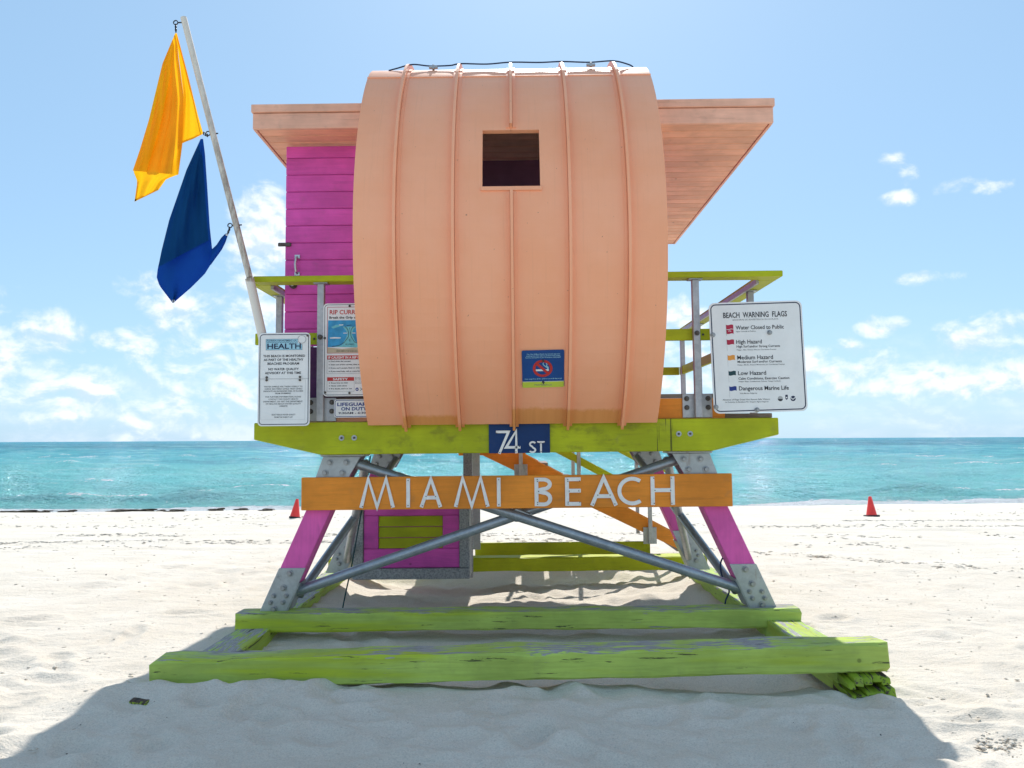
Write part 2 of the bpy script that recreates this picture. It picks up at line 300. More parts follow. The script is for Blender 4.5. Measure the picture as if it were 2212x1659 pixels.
# ------------------------------------------------------------------ mesh and object helpers
class MB:
    def __init__(s): s.v = []; s.f = []
    def add(s, vs, fs):
        o = len(s.v); s.v += [tuple(p) for p in vs]; s.f += [tuple(i+o for i in f) for f in fs]; return s
    def hexa(s, p):   # p: 4 bottom, 4 top, both counter-clockwise seen from above
        return s.add(p, [(3, 2, 1, 0), (4, 5, 6, 7), (0, 1, 5, 4), (1, 2, 6, 5), (2, 3, 7, 6), (3, 0, 4, 7)])
    def box(s, x0, x1, y0, y1, z0, z1):
        return s.hexa([(x0, y0, z0), (x1, y0, z0), (x1, y1, z0), (x0, y1, z0), (x0, y0, z1), (x1, y0, z1), (x1, y1, z1), (x0, y1, z1)])
    def prism(s, poly, y0, y1):   # poly in (x, z), counter-clockwise seen from -y
        n = len(poly)
        return s.add([(x, y0, z) for x, z in poly]+[(x, y1, z) for x, z in poly],
                     [tuple(range(n)), tuple(range(2*n-1, n-1, -1))]+[(i, i+n, (i+1) % n+n, (i+1) % n) for i in range(n)])
    def tube(s, pts, r, n=12, cap=True):
        pts = [Vector(p) for p in pts]; rs = r if isinstance(r, (list, tuple)) else [r]*len(pts); rings = []
        up = None
        for i, p in enumerate(pts):
            t = (pts[min(i+1, len(pts)-1)]-pts[max(i-1, 0)]).normalized()
            if up is None: up = Vector((0, 0, 1)) if abs(t.z) < .9 else Vector((1, 0, 0))
            a = t.cross(up).normalized(); u = a.cross(t).normalized(); up = u
            rings.append([p+rs[i]*(math.cos(2*math.pi*j/n)*a+math.sin(2*math.pi*j/n)*u) for j in range(n)])
        vs = [q for rr in rings for q in rr]; fs = []
        for i in range(len(pts)-1):
            for j in range(n): fs.append((i*n+j, i*n+(j+1) % n, (i+1)*n+(j+1) % n, (i+1)*n+j))
        if cap: fs += [tuple(range(n-1, -1, -1)), tuple((len(pts)-1)*n+j for j in range(n))]
        return s.add(vs, fs)
    def lathe(s, c, prof, n=16, axis='z'):   # prof: (radius, height)
        vs = []; m = len(prof)
        for r, h in prof:
            for j in range(n):
                a = 2*math.pi*j/n; q = (r*math.cos(a), r*math.sin(a), h)
                if axis == 'y': q = (q[0], q[2], -q[1])
                elif axis == 'x': q = (q[2], q[0], q[1])
                vs.append((c[0]+q[0], c[1]+q[1], c[2]+q[2]))
        fs = [(i*n+j, i*n+(j+1) % n, (i+1)*n+(j+1) % n, (i+1)*n+j) for i in range(m-1) for j in range(n)]
        fs += [tuple(range(n-1, -1, -1)), tuple((m-1)*n+j for j in range(n))]
        return s.add(vs, fs)
    def mesh(s, name, mt, bevel=0, smooth=False, off=(0, 0, 0)):
        me = bpy.data.meshes.new(name); me.from_pydata([(p[0]-off[0], p[1]-off[1], p[2]-off[2]) for p in s.v], [], s.f)
        bm = bmesh.new(); bm.from_mesh(me)
        bmesh.ops.recalc_face_normals(bm, faces=bm.faces)
        if bevel:
            es = [e for e in bm.edges if len(e.link_faces) == 2 and e.calc_face_angle(0) > .6]
            bmesh.ops.bevel(bm, geom=es, offset=bevel, segments=1, affect='EDGES', clamp_overlap=True)
        bm.to_mesh(me); bm.free()
        if smooth:
            me.polygons.foreach_set('use_smooth', [True]*len(me.polygons)); me.set_sharp_from_angle(angle=R(40))
        me.materials.append(mt if not isinstance(mt, str) else M[mt]); return me

TILT = Matrix.Rotation(R(-.29), 4, 'Y')     # the whole tower leans a touch to the left
def tw(p): return TILT @ Vector(p)
class Thing:
    """an Empty at the base of a thing; parts are modelled in tower coordinates"""
    def __init__(s, name, label, cat, base, group=None, tilt=True):
        s.base = Vector(base); s.o = bpy.data.objects.new(name, None); COL.objects.link(s.o); s.o.empty_display_size = .2
        s.o.matrix_world = (Matrix.Translation(tw(base)) @ TILT) if tilt else Matrix.Translation(base)
        s.o['label'] = label; s.o['category'] = cat
        if group: s.o['group'] = group
    def part(s, name, mb, mt, bevel=0, smooth=False, parent=None, kind=None, label=None):
        me = mb.mesh(name, mt, bevel, smooth, s.base)
        o = bpy.data.objects.new(name, me); COL.objects.link(o); o.parent = parent or s.o
        if kind: o['kind'] = kind
        if label: o['label'] = label
        return o
    def inst(s, name, me, loc, parent=None, rot=None, scale=None):   # a shared mesh put at a tower coordinate
        o = bpy.data.objects.new(name, me); COL.objects.link(o); o.parent = parent or s.o
        o.location = Vector(loc)-s.base
        if rot: o.rotation_euler = rot
        if scale: o.scale = scale
        return o
def struct(o, kind='structure'):
    o['kind'] = kind; return o

# ------------------------------------------------------------------ noise on arrays
_perm = rng.permutation(4096); _val = rng.random(4096)*2-1
def vnoise(x, y):
    xi = np.floor(x).astype(np.int64); yi = np.floor(y).astype(np.int64); u = x-xi; v = y-yi
    u = u*u*u*(u*(u*6-15)+10); v = v*v*v*(v*(v*6-15)+10)
    h = lambda a, b: _val[_perm[(_perm[a & 4095]+b) & 4095]]
    return (h(xi, yi)*(1-u)+h(xi+1, yi)*u)*(1-v)+(h(xi, yi+1)*(1-u)+h(xi+1, yi+1)*u)*v
def fbm(x, y, oct=4, gain=.5):
    s = 0; a = 1
    for i in range(oct): s = s+a*vnoise(x*2**i+17*i, y*2**i-9*i); a *= gain
    return s
def sst(a, b, x):
    t = np.clip((x-a)/(b-a), 0, 1); return t*t*(3-2*t)
def grid_mesh(name, X, Y, Z, mt):
    nr, nc = X.shape; me = bpy.data.meshes.new(name)
    idx = np.arange(nr*nc).reshape(nr, nc); q = np.stack([idx[:-1, :-1], idx[:-1, 1:], idx[1:, 1:], idx[1:, :-1]], -1).reshape(-1)
    nf = (nr-1)*(nc-1); me.vertices.add(nr*nc); me.loops.add(nf*4); me.polygons.add(nf)
    me.vertices.foreach_set('co', np.stack([X, Y, Z], -1).astype(np.float32).reshape(-1))
    me.loops.foreach_set('vertex_index', q.astype(np.int32))
    me.polygons.foreach_set('loop_start', (np.arange(nf)*4).astype(np.int32)); me.polygons.foreach_set('loop_total', np.full(nf, 4, np.int32))
    me.polygons.foreach_set('use_smooth', np.ones(nf, bool)); me.update(); me.validate(); me.materials.append(mt); return me

# ------------------------------------------------------------------ sand
def graded(lo, a, b, hi, n0, nm, n1, p=2.6):
    t0 = a-(np.linspace(1, 0, n0, endpoint=False)**p)*(a-lo); t1 = b+(np.linspace(0, 1, n1+1)[1:]**p)*(hi-b)
    return np.concatenate([t0, np.linspace(a, b, nm), t1])
gx = graded(-900, -3.6, 3.6, 900, 190, 400, 190, 4.2); gy = np.concatenate([-300+np.linspace(0, 1, 25, endpoint=False)**.4*302.4, np.linspace(2.4, 6.2, 260), 6.2+(np.linspace(0, 1, 261)[1:]**1.7)*(40-6.2), np.array([60, 120, 300.])])
GX, GY = np.meshgrid(gx, gy)
PROF_Y = np.array([-300, 0, 4, 9, 12, 16, 19, 22, 23.3, 24.2, 26, 30, 40, 100, 300]); PROF_Z = np.array([.9, .03, .0, -.05, -.18, -.35, -.45, -.545, -.60, -.72, -.95, -1.3, -1.8, -4, -9])
DENTS = []
for i in range(950):
    yy = 2.2+rng.random()**1.4*13; xx = (rng.random()-.5)*(5+yy*1.5)
    DENTS.append((xx, yy, .10+.13*rng.random(), .07+.08*rng.random(), rng.random()*3.14, .008+.020*rng.random()))
for i in range(150):
    DENTS.append(((rng.random()-.5)*7.5, 2.5+rng.random()*2.2, .09+.10*rng.random(), .06+.06*rng.random(), rng.random()*3.14, .010+.014*rng.random()))
DENTS += [(2.62, 3.70, .16, .09, .3, .045), (2.9, 3.95, .12, .08, 1., .02)]
def sand_z(X, Y, dents=True):
    yy = Y+.9*vnoise(X*.06, Y*.0+3)*sst(14, 20, Y)
    Z = np.interp(yy, PROF_Y, PROF_Z)
    near = 1-sst(9, 16, Y)
    Z = Z+.014*fbm(X*.8, Y*.8, 2)*sst(-10, 2, Y)*(.5+.5*near)+.011*fbm(X*2.9+5, Y*2.9, 3)*near+.0042*np.abs(fbm(X*9, Y*9, 3))*near
    Z = Z+(.016*fbm(X*.12, Y*3.2, 4, .6)+.012*fbm(X*.5, Y*2.2, 4))*sst(9, 12, Y)*(1-sst(21, 23, Y))
    inside = sst(2.05, 1.5, np.abs(X))*sst(5.9, 6.7, Y)*sst(10.2, 9.0, Y)
    Z = Z-(.17+.05*fbm(X*1.5, Y*3, 3))*inside
    Z = Z-.07*sst(2.3, 1.9, np.abs(X))*sst(4.65, 4.85, Y)*sst(6.3, 5.8, Y)
    Z = Z+.075*np.exp(-(((X+1.62)/.62)**2+((Y-4.42)/.20)**2))+.06*np.exp(-(((X+2.2)/.35)**2+((Y-4.45)/.3)**2))
    Z = Z+.035*np.exp(-(((X)/1.2)**2+((Y-4.3)/.35)**2))-.05*np.exp(-(((X-1.5)/.6)**2+((Y-4.75)/.3)**2))
    Z = Z+.03*np.exp(-(((X-1.55)/.4)**2+((Y-4.25)/.25)**2))
    if dents:
        for (cx, cy, a, b, th, dp) in DENTS:
            r = 2.6*a; i0, i1 = np.searchsorted(gx, (cx-r, cx+r)); j0, j1 = np.searchsorted(gy, (cy-r, cy+r))
            if i1 <= i0 or j1 <= j0: continue
            x = X[j0:j1, i0:i1]-cx; y = Y[j0:j1, i0:i1]-cy; c, s = math.cos(th), math.sin(th)
            q = ((x*c+y*s)/a)**2+((-x*s+y*c)/b)**2
            Z[j0:j1, i0:i1] += dp*(-np.exp(-q*1.3)+.55*np.exp(-((np.sqrt(q)-1.35)/.42)**2))
    return Z
me = grid_mesh('sand_beach', GX, GY, sand_z(GX, GY), M['sand'])
sand = bpy.data.objects.new('sand_beach', me); COL.objects.link(sand); struct(sand)
def sz(x, y): return float(sand_z(np.array([[float(x)]]), np.array([[float(y)]]), False)[0, 0])

# ------------------------------------------------------------------ sea
WZ = -.65
wy = 22.4+np.concatenate([np.linspace(0, 8, 90), 8+(np.linspace(0, 1, 331)[1:]**3.2)*(30000-8)])
wt = np.concatenate([np.linspace(-8, -1.15, 40, endpoint=False), np.linspace(-1.15, 1.15, 620), np.linspace(8, 1.15, 40, endpoint=False)[::-1]])
WY, WT = np.meshgrid(wy, wt, indexing='ij'); WX = WT*(WY*.93+4)
fade = 1-sst(150, 900, WY)
Zw = np.zeros_like(WX)
for i in range(34):
    L = 1.1*1.13**i; th = rng.normal(0, .42); kx, ky = math.sin(th)*2*math.pi/L, math.cos(th)*2*math.pi/L
    a = .021*L**.36; ph = rng.random()*6.28
    s = np.sin(kx*WX+ky*WY+ph+1.1*vnoise(WX*.05+i, WY*.05))
    Zw += a*(1-2*np.sqrt(np.abs((1-s)/2)))*sst(300*L, 40*L, WY)
Zw -= Zw.mean(1, keepdims=True)
shore = sst(23, 31, WY)
Zw *= .22+.78*shore
yr = 26.0+.5*vnoise(WX*.11, WX*0)       # small shore break, strongest on the left
br = (.20*np.exp(-((WX+12.0)/3.6)**2)+.12*np.exp(-((WX+19)/4)**2)+.10+.09*vnoise(WX*.23+4, WX*0))*np.exp(-((WY-yr)/np.where(WY < yr, .38, 1.0))**2)
br2 = (.13+.10*vnoise(WX*.13+40, WX*0))*np.exp(-((WY-31-1.2*vnoise(WX*.07+9, WX*0))/np.where(WY < 31, .7, 1.6))**2)
Z = WZ+Zw*fade+br+br2
SH = 23.75-.9*vnoise(WX*.06, WX*0+3)
foam = 1.1*np.exp(-((WY-SH-.35)/(.50+.28*vnoise(WX*.5, WX*0+8)))**2)+.42*sst(SH+2.5, SH, WY)*(WY > SH)
foam += .60*np.exp(-((WY-yr+.55)/.42)**2)*np.clip(br.max(0)*2.2, 0, 1)[None, :]
foam += .62*np.exp(-((WY-31+.4)/.5)**2)*sst(.0, .7, vnoise(WX*.22, WX*0+31))
foam += .55*sst(.42, .75, fbm(WX*.14, WY*.16, 3))*sst(26, 40, WY)*sst(420, 120, WY)*sst(-.01, .10, Zw)
foam += np.where(WX < 0, .6*np.exp(-((WX+22)/3.)**2-((WY-24.3)/.6)**2), 0)
me = grid_mesh('sea', WX, WY, Z, M['water']); at = me.attributes.new('foam', 'FLOAT', 'POINT'); at.data.foreach_set('value', foam.astype(np.float32).reshape(-1))
sea = bpy.data.objects.new('sea', me); COL.objects.link(sea); struct(sea)

# ================================================================== the tower
T = Thing('lifeguard_tower', 'pink, orange and lime wooden lifeguard tower with a bulging salmon metal front', 'tower', (0, 7.5, 0))

def worn_beam(p0, p1, wdt, hgt, seed, axis='x', rag=.0, n=46, jit=.0035):
    """squared timber with knocked edges; p0, p1: centres of the end faces"""
    r = np.random.default_rng(seed); mb = MB(); p0 = Vector(p0); p1 = Vector(p1); d = p1-p0; t = d.normalized()
    a = Vector((0, 1, 0)) if axis == 'x' else Vector((1, 0, 0)); u = t.cross(a) if axis == 'x' else a.cross(t)
    if u.z < 0: u = -u
    rings = []; wander = r.normal(0, jit, (n, 8)); wander = (wander+np.roll(wander, 1, 0)+np.roll(wander, -1, 0))/2
    for i in range(n):
        s = i/(n-1); c = p0+d*s; h, w2 = hgt/2, wdt/2; ch = .007+abs(wander[i, 0])*1.5
        e = min(s, 1-s)*d.length; rd = max(0, 1-e/.04)*.012; ch += rd
        cs = [(-w2+ch, -h), (w2-ch, -h), (w2, -h+ch), (w2, h-ch), (w2-ch, h), (-w2+ch, h), (-w2, h-ch), (-w2, -h+ch)]
        ring = []
        for j, (q, z) in enumerate(cs):
            off = t*(r.normal(0, rag) if i in (0, n-1) else 0)
            ring.append(c+a*(q+wander[i, j]*.6)+u*(z+wander[i, (j+3) % 8])+off)
        rings.append(ring)
    vs = [q for rr in rings for q in rr]
    fs = [(i*8+j, i*8+(j+1) % 8, (i+1)*8+(j+1) % 8, (i+1)*8+j) for i in range(n-1) for j in range(8)]
    fs += [tuple(range(7, -1, -1)), tuple((n-1)*8+j for j in range(8))]
    return mb.add(vs, fs)
# base timbers: three cross beams on two runners
T.part('cross_beam', worn_beam((-2.12, 4.66, .108), (2.13, 4.66, .172), .22, .158, 1, rag=.012, jit=.005), 'green', label='weathered green front beam with flaking paint, half buried in sand')
T.part('cross_beam', worn_beam((-2.14, 6.03, .082), (2.14, 6.03, .082), .20, .135, 2, rag=.006), 'green')
T.part('cross_beam', worn_beam((-2.15, 8.95, .035), (2.15, 8.95, .035), .20, .155, 3), 'lime')
for sx, sd_ in ((-1, 11), (1, 12)):
    T.part('runner', worn_beam((sx*2.0, 4.62, .0+sx*.02), (sx*2.03, 9.5, -.085), .26, .155, sd_, 'y', rag=.02, jit=.005), 'greeny')
# broken end of the right-hand runner
r_ = np.random.default_rng(5); mb = MB()      # splintered lengths of grain
xs_ = [1.868, 1.905, 1.96, 2.02, 2.075, 2.132]
for i in range(5):
    for (za, zb) in ((-.045, .022+r_.normal(0, .008)), (.026+r_.normal(0, .008), .098-.02*(i in (0, 4)))):
        yf = 4.44+r_.random()*.045+.05*(za > 0)*(i > 2)-.02*(za < 0); g_ = .001+.0015*r_.random(); e_ = lambda: r_.normal(0, .004)
        mb.hexa([(xs_[i]+g_+e_(), yf+e_(), za+.012+e_()), (xs_[i+1]-g_+e_(), yf+e_(), za+.012+e_()), (xs_[i+1]-g_*.4, 4.70, za), (xs_[i]+g_*.4, 4.70, za),
                 (xs_[i]+g_+e_(), yf+.03+e_(), zb-.022+e_()), (xs_[i+1]-g_+e_(), yf+.02+e_(), zb-.018+e_()), (xs_[i+1]-g_*.4, 4.70, zb), (xs_[i]+g_*.4, 4.70, zb)])
T.part('runner_end', mb, 'rotten', .004, label='split and rotten end of the runner')
mb2 = MB(); 
for (x0, x1, zz) in ((-2.13, -2.002, .066), (-2.0, -1.86, .058)):
    mb2.hexa([(x0, 4.27, zz-.12), (x1, 4.25, zz-.12), (x1+.01, 4.62, zz-.09), (x0, 4.62, zz-.09), (x0+.012, 4.285, zz-.01), (x1-.012, 4.265, zz-.018), (x1, 4.62, zz), (x0+.01, 4.62, zz+.008)])
T.part('runner_end', mb2, 'rotten', .006, label='charred looking runner end poking out of the sand')

# bolts (shared meshes)
def bolt_mesh(name, r, mt='bolt'):
    return MB().lathe((0, 0, 0), [(r*1.0, .0), (r*1.0, -.006), (r*.62, -.007), (r*.60, -.017), (r*.50, -.021)], 12, 'y').mesh(name, mt, 0, True)
B_big = bolt_mesh('bolt', .026); B_small = bolt_mesh('bolt', .019); B_dark = bolt_mesh('bolt', .020, 'boltdark'); B_tiny = bolt_mesh('bolt', .009, 'boltdark')

# legs
def make_leg(side, y0, z0, back=False):
    lx = lambda z: side*(1.885-.53*(z-.15)/1.19)
    hw, dp = .098, .19
    def slab(za, zb, half, ya, yb):
        q = [(lx(za)-half, za), (lx(za)+half, za), (lx(zb)+half, zb), (lx(zb)-half, zb)]
        return MB().prism(q, ya, yb)
    leg = T.part('leg', slab(z0, 1.345, hw, y0, y0+dp), 'pink', .006)
    T.part('foot_plate', slab(z0-.003, .475, hw+.006, y0-.010, y0-.002), 'galv', .003, parent=leg)
    T.part('foot_plate', slab(z0-.004, .33, hw+.003, y0+dp+.002, y0+dp+.010), 'galv', .003, parent=leg)
    # inner cheek plate of the foot shoe
    zi = [z0-.002, .36]; xi = [lx(z)-side*(hw+.004) for z in zi]
    T.part('side_plate', MB().hexa([(xi[0]-side*.010, y0-.006, zi[0]), (xi[0], y0-.006, zi[0]), (xi[0], y0+dp+.006, zi[0]), (xi[0]-side*.010, y0+dp+.006, zi[0]),
                                    (xi[1]-side*.010, y0-.006, zi[1]), (xi[1], y0-.006, zi[1]), (xi[1], y0+dp+.006, zi[1]), (xi[1]-side*.010, y0+dp+.006, zi[1])]), 'galv', .002, parent=leg)
    # head shoe with a flat cap
    q = [(lx(1.16)-.135, 1.16), (lx(1.16)+.125, 1.16), (lx(1.33)+.145-.0, 1.33), (lx(1.33)-.15, 1.33)]
    if side > 0: q = [(lx(1.16)-.125, 1.16), (lx(1.16)+.135, 1.16), (lx(1.33)+.15, 1.33), (lx(1.33)-.145, 1.33)]
    T.part('head_plate', MB().prism(q, y0-.012, y0-.003), 'galv', .003, parent=leg)
    T.part('head_plate', MB().prism(q, y0+dp+.003, y0+dp+.012), 'galv', .003, parent=leg)
    T.part('cap_plate', MB().box(lx(1.34)-.17, lx(1.34)+.17, y0-.03, y0+dp+.03, 1.331, 1.347), 'galv', .003, parent=leg)
    yb = y0-.0105
    for dz, dx, big in ((.435, 0, 1), (.325, .0, 1), (.265, -.048, 0), (.265, .048, 0), (.215, -.050, 0), (.215, .045, 0), (.165, .0, 1)):
        T.inst('bolt', B_big if big else B_small, (lx(dz)+dx, yb, dz), parent=leg)
    for dz, dx in ((1.285, -.055), (1.285, .075), (1.205, -.06), (1.205, .075)):
        T.inst('bolt', B_big, (lx(dz)+side*-dx*-1 if side < 0 else lx(dz)-dx, yb-.002, dz), parent=leg)
    return leg
for s in (-1, 1):
    make_leg(s, 6.04, .14); make_leg(s, 8.22, .07, True)

# pipe bracing: front cross and one cross on each side
def pipe(p0, p1, r=.040): return MB().tube([p0, p1], r, 18)
T.part('brace_pipe', pipe((-1.74, 6.14, .275), (1.30, 6.14, 1.285)), 'pipe', smooth=True)
T.part('brace_pipe', MB().tube([(1.74, 6.10, .275), (.12, 6.10, .813), (0, 6.10, .853), (-1.30, 6.10, 1.285)], [.040, .040, .042, .040], 18), 'pipe', smooth=True)
T.part('brace_hub', MB().prism([(-.13, .865), (0, .80), (.13, .865), (0, .92)], 6.085, 6.155), 'pipe', .012)
for s in (-1, 1):
    T.part('brace_pipe', pipe((s*1.73, 6.2, .24), (s*1.28, 8.24, 1.26), .036), 'pipe', smooth=True)
    T.part('brace_pipe', pipe((s*1.80, 8.2, .20), (s*1.22, 6.26, 1.27), .036), 'alu', smooth=True)
    T.part('brace_lug', MB().box(s*1.77-.05, s*1.77+.05, 6.08, 6.2, .29, .35), 'galv', .006)

# platform: front and back fascia, side joists, deck boards
fas = [(-2.01, 1.468), (-1.50, 1.349), (1.50, 1.349), (2.01, 1.468), (2.01, 1.597), (-2.01, 1.597)]
fb = T.part('fascia_beam', MB().prism(fas, 5.90, 5.96), 'fascia', .006)
T.part('fascia_beam', MB().prism(fas, 9.20, 9.26), 'lime', .006)
for bx in (-1.335, -1.238, 1.245, 1.332):
    T.part('bolt_recess', MB().lathe((bx, 5.899, 1.478+.002*bx), [(.021, 0), (.021, -.004), (.016, -.004)], 14, 'y'), 'galv', smooth=True, parent=fb)
    T.inst('bolt', B_tiny, (bx, 5.895, 1.478+.002*bx), parent=fb)
for s in (-1.97, -.66, .66, 1.97):
    T.part('joist', MB().box(s-.03, s+.03, 5.962, 9.198, 1.39 if abs(s) < 1 else 1.47, 1.595), 'limey', .004)
dk = MB().box(-2.0, 2.0, 0, .134, 1.600, 1.636).mesh('deck_board', 'brownwood', .004, off=(0, 0, 1.6))
for i in range(23): T.inst('deck_board', dk, (0, 6.01+i*.140, 1.6))
# toe boards behind the posts
T.part('toe_board', MB().box(1.02, 1.62, 5.964, 6.005, 1.600, 1.758), 'orange', .003, label='orange toe board right of the salmon front')
T.part('toe_board', MB().box(-1.995, -1.02, 5.964, 6.005, 1.600, 1.758), 'salmonboard', .003, label='salmon toe board under the signs')
for s in (-1, 1):
    T.part('toe_cap', MB().box(min(s*1.02, s*2.0), max(s*1.02, s*2.0), 5.960, 6.03, 1.762, 1.790), 'brownwood', .003)

# railing
rail = T.part('railing', MB().box(-2.02, 2.07, 5.86, 6.0, 2.684, 2.730), 'lime', .005)
for s in (-1, 1):
    T.part('top_rail', MB().box(s*2.0-.07, s*2.0+.07, 6.003, 9.33, 2.684, 2.730), 'limey', .005, parent=rail)
    T.part('rail_liner', MB().box(s*1.925-.012, s*1.925+.012, 6.03, 9.3, 2.66, 2.70), 'alu', .002, parent=rail)
    T.part('mid_rail', MB().box(s*1.99-.02, s*1.99+.02, 5.99, 9.225, 2.205, 2.300), 'limey', .004, parent=rail)
    x0, x1 = (-2.03, -1.05) if s < 0 else (1.03, 1.66)
    T.part('mid_rail', MB().box(x0, x1, 5.955, 5.985, 2.207, 2.297), 'lime', .004, parent=rail)
    x0, x1 = (-1.97, -.9) if s < 0 else (.5, 1.97)
    T.part('mid_rail', MB().box(x0, x1, 9.23, 9.27, 2.205, 2.300), 'lime', .004, parent=rail)
    px = 1.405 if s > 0 else -1.505
    for (xx, yy) in ((px, 5.925), (s*1.985, 6.43), (s*1.985, 7.4), (s*1.985, 8.3), (s*1.985, 9.1), (s*1.1, 9.2)):
        T.part('post', MB().box(xx-.026, xx+.026, yy-.026, yy+.022, 1.606, 2.672), 'alu', .003, parent=rail)
        T.part('post_cap', MB().box(xx-.055, xx+.055, yy-.04, yy+.04, 2.673, 2.683), 'galv', .002, parent=rail)
    T.part('post_bracket', MB().box(px-.115, px+.115, 5.950, 5.961, 1.604, 1.788), 'alu', .003, parent=rail)
    for dx in (-.082, .082):
        for zz in (1.683, 1.752): T.inst('bolt', B_dark, (px+dx, 5.949, zz), parent=rail)
    T.inst('bolt', B_dark, (px, 5.898, 2.255), parent=rail); T.inst('bolt', B_tiny, (px+.06*s, 5.954, 2.25), parent=rail)

# cabin walls, door, dark inside
for (x0, x1, y0, y1, nm) in ((-1.09, -1.04, 6.3, 9.0, 'side_wall'), (.99, 1.04, 6.3, 9.0, 'side_wall')):
    T.part(nm, MB().box(x0, x1, y0, y1, 1.64, 3.905), 'purple')
for (a_, b_, c_, d_) in ((-1.039, .989, 1.64, 2.55), (-1.039, -.85, 2.552, 3.905), (.80, .989, 2.552, 3.905), (-.848, .798, 3.05, 3.905)):
    T.part('back_wall', MB().box(a_, b_, 8.95, 9.0, c_, d_), 'purple')      # the sea side is open above waist height
T.part('inner_header', MB().box(-1.03, .98, 6.34, 6.40, 3.40, 3.80), 'header')
door = T.part('door', MB().box(-1.885, -1.10, 6.262, 6.285, 2.245, 3.90), 'purple', label='open magenta plank door')
pm = MB().box(-1.888, -1.098, 0, .022, 0, .1405).mesh('plank', 'purple', .005)
for i in range(12):
    T.inst('plank', pm, (0, 6.24, 2.228+i*.1435), parent=door, scale=(1, 1, 1) if i < 11 else (1, 1, .70))
T.part('lower_panel', MB().box(-1.885, -1.098, 6.252, 6.285, 1.64, 2.222), 'violet', .003, parent=door, label='dark violet lower part of the door')
hasp = MB().box(-1.945, -1.835, 6.222, 6.234, 3.055, 3.088); T.part('hasp', hasp, 'boltdark', .006, parent=door)
T.part('handle', MB().tube([(-1.785, 6.232, 2.965), (-1.785, 6.20, 2.955), (-1.790, 6.19, 2.90), (-1.785, 6.20, 2.84), (-1.785, 6.232, 2.83)], .010, 10)
       .box(-1.806, -1.764, 6.228, 6.238, 2.955, 2.985).box(-1.806, -1.764, 6.228, 6.238, 2.812, 2.842), 'chrome', smooth=True, parent=door)
T.part('lock', MB().lathe((-1.815, 6.236, 2.735), [(.032, 0), (.032, -.012), (.022, -.02), (.020, -.036), (.012, -.038)], 18, 'y'), 'boltdark', smooth=True, parent=door)
T.part('lock_core', MB().lathe((-1.815, 6.197, 2.735), [(.016, 0), (.016, -.004), (.010, -.006)], 14, 'y'), 'chrome', smooth=True, parent=door)

# flat roof with a boarded underside
roof = T.part('roof', MB().box(-2.03, 2.03, 5.935, 9.66, 3.972, 4.09), 'rooftrim')
T.part('fascia_board', MB().box(-2.055, 2.055, 5.905, 5.934, 3.918, 4.045), 'rooftrim', .004, parent=roof)
T.part('fascia_trim', MB().box(-2.065, 2.065, 5.890, 5.95, 4.048, 4.113), 'rooftrim', .004, parent=roof)
for s in (-1, 1):
    T.part('fascia_board', MB().box(s*2.045-.012, s*2.045+.012, 5.936, 9.69, 3.918, 4.10), 'rooftrim', .003, parent=roof)
T.part('fascia_board', MB().box(-2.03, 2.03, 9.663, 9.69, 3.92, 4.10), 'rooftrim', .003, parent=roof)
sm = MB().box(-2.03, 2.03, 0, .131, 0, .016).mesh('soffit_board', 'roof', .004)
for i in range(27): T.inst('soffit_board', sm, (0, 5.937+i*.138, 3.926), parent=roof)

# bulging sheet metal front
HC, HR = (7.2, 2.95), 1.93; HX0, HX1 = -1.125, 1.075
TH0, TH1 = math.asin((1.568-HC[1])/HR), R(150)
TC, HR2 = R(43), .80      # above the crease the sheet turns over with a tighter bend
HC2 = (HC[0]-(HR-HR2)*math.cos(TC), HC[1]+(HR-HR2)*math.sin(TC))
def hp(th, r=HR):
    if th <= TC: return (HC[0]-r*math.cos(th), HC[1]+r*math.sin(th))
    q = HR2+r-HR; return (HC2[0]-q*math.cos(th), HC2[1]+q*math.sin(th))
def th_of(zz): return math.asin((zz-HC[1])/HR)
WT0, WT1 = th_of(3.222), th_of(3.682); WX0, WX1 = -.217, .190
def sheet(x0, x1, holes=None, t0=TH0, t1=TH1, r0=HR-.03, r1=HR, n=64, kink=True):
    mb = MB(); ts = sorted(set([t0+(t1-t0)*i/n for i in range(n+1)]+([WT0, WT1] if holes else [])+([TC] if kink and t0 < TC < t1 else [])))
    xs = sorted(set([x0, x1]+(list(holes) if holes else [])))
    P = lambda x, t, r: (x, *hp(t, r))
    for i in range(len(ts)-1):
        for j in range(len(xs)-1):
            a, b, c, d = xs[j], xs[j+1], ts[i], ts[i+1]
            if holes and WT0-1e-6 <= c and d <= WT1+1e-6 and WX0-1e-6 <= a and b <= WX1+1e-6: continue
            for r, fl in ((r1, 0), (r0, 1)):
                q = [P(a, c, r), P(b, c, r), P(b, d, r), P(a, d, r)]
                mb.add(q if not fl else q[::-1], [(0, 1, 2, 3)])
            if j == 0: mb.add([P(a, c, r1), P(a, d, r1), P(a, d, r0), P(a, c, r0)], [(0, 1, 2, 3)])
            if j == len(xs)-2: mb.add([P(b, c, r1), P(b, c, r0), P(b, d, r0), P(b, d, r1)], [(0, 1, 2, 3)])
            if i == 0: mb.add([P(a, c, r1), P(a, c, r0), P(b, c, r0), P(b, c, r1)], [(0, 1, 2, 3)])
    bm = mb
    if holes:      # reveal of the opening
        for xx in (WX0, WX1):
            if x0 <= xx <= x1:
                tt = [WT0+(WT1-WT0)*i/4 for i in range(5)]
                for i in range(4): mb.add([P(xx, tt[i], r1), P(xx, tt[i+1], r1), P(xx, tt[i+1], r0-.004), P(xx, tt[i], r0-.004)], [(0, 1, 2, 3)])
        for tt in (WT0, WT1):
            a, b = max(x0, WX0), min(x1, WX1); mb.add([P(a, tt, r1), P(b, tt, r1), P(b, tt, r0-.004), P(a, tt, r0-.004)], [(0, 1, 2, 3)])
    return mb
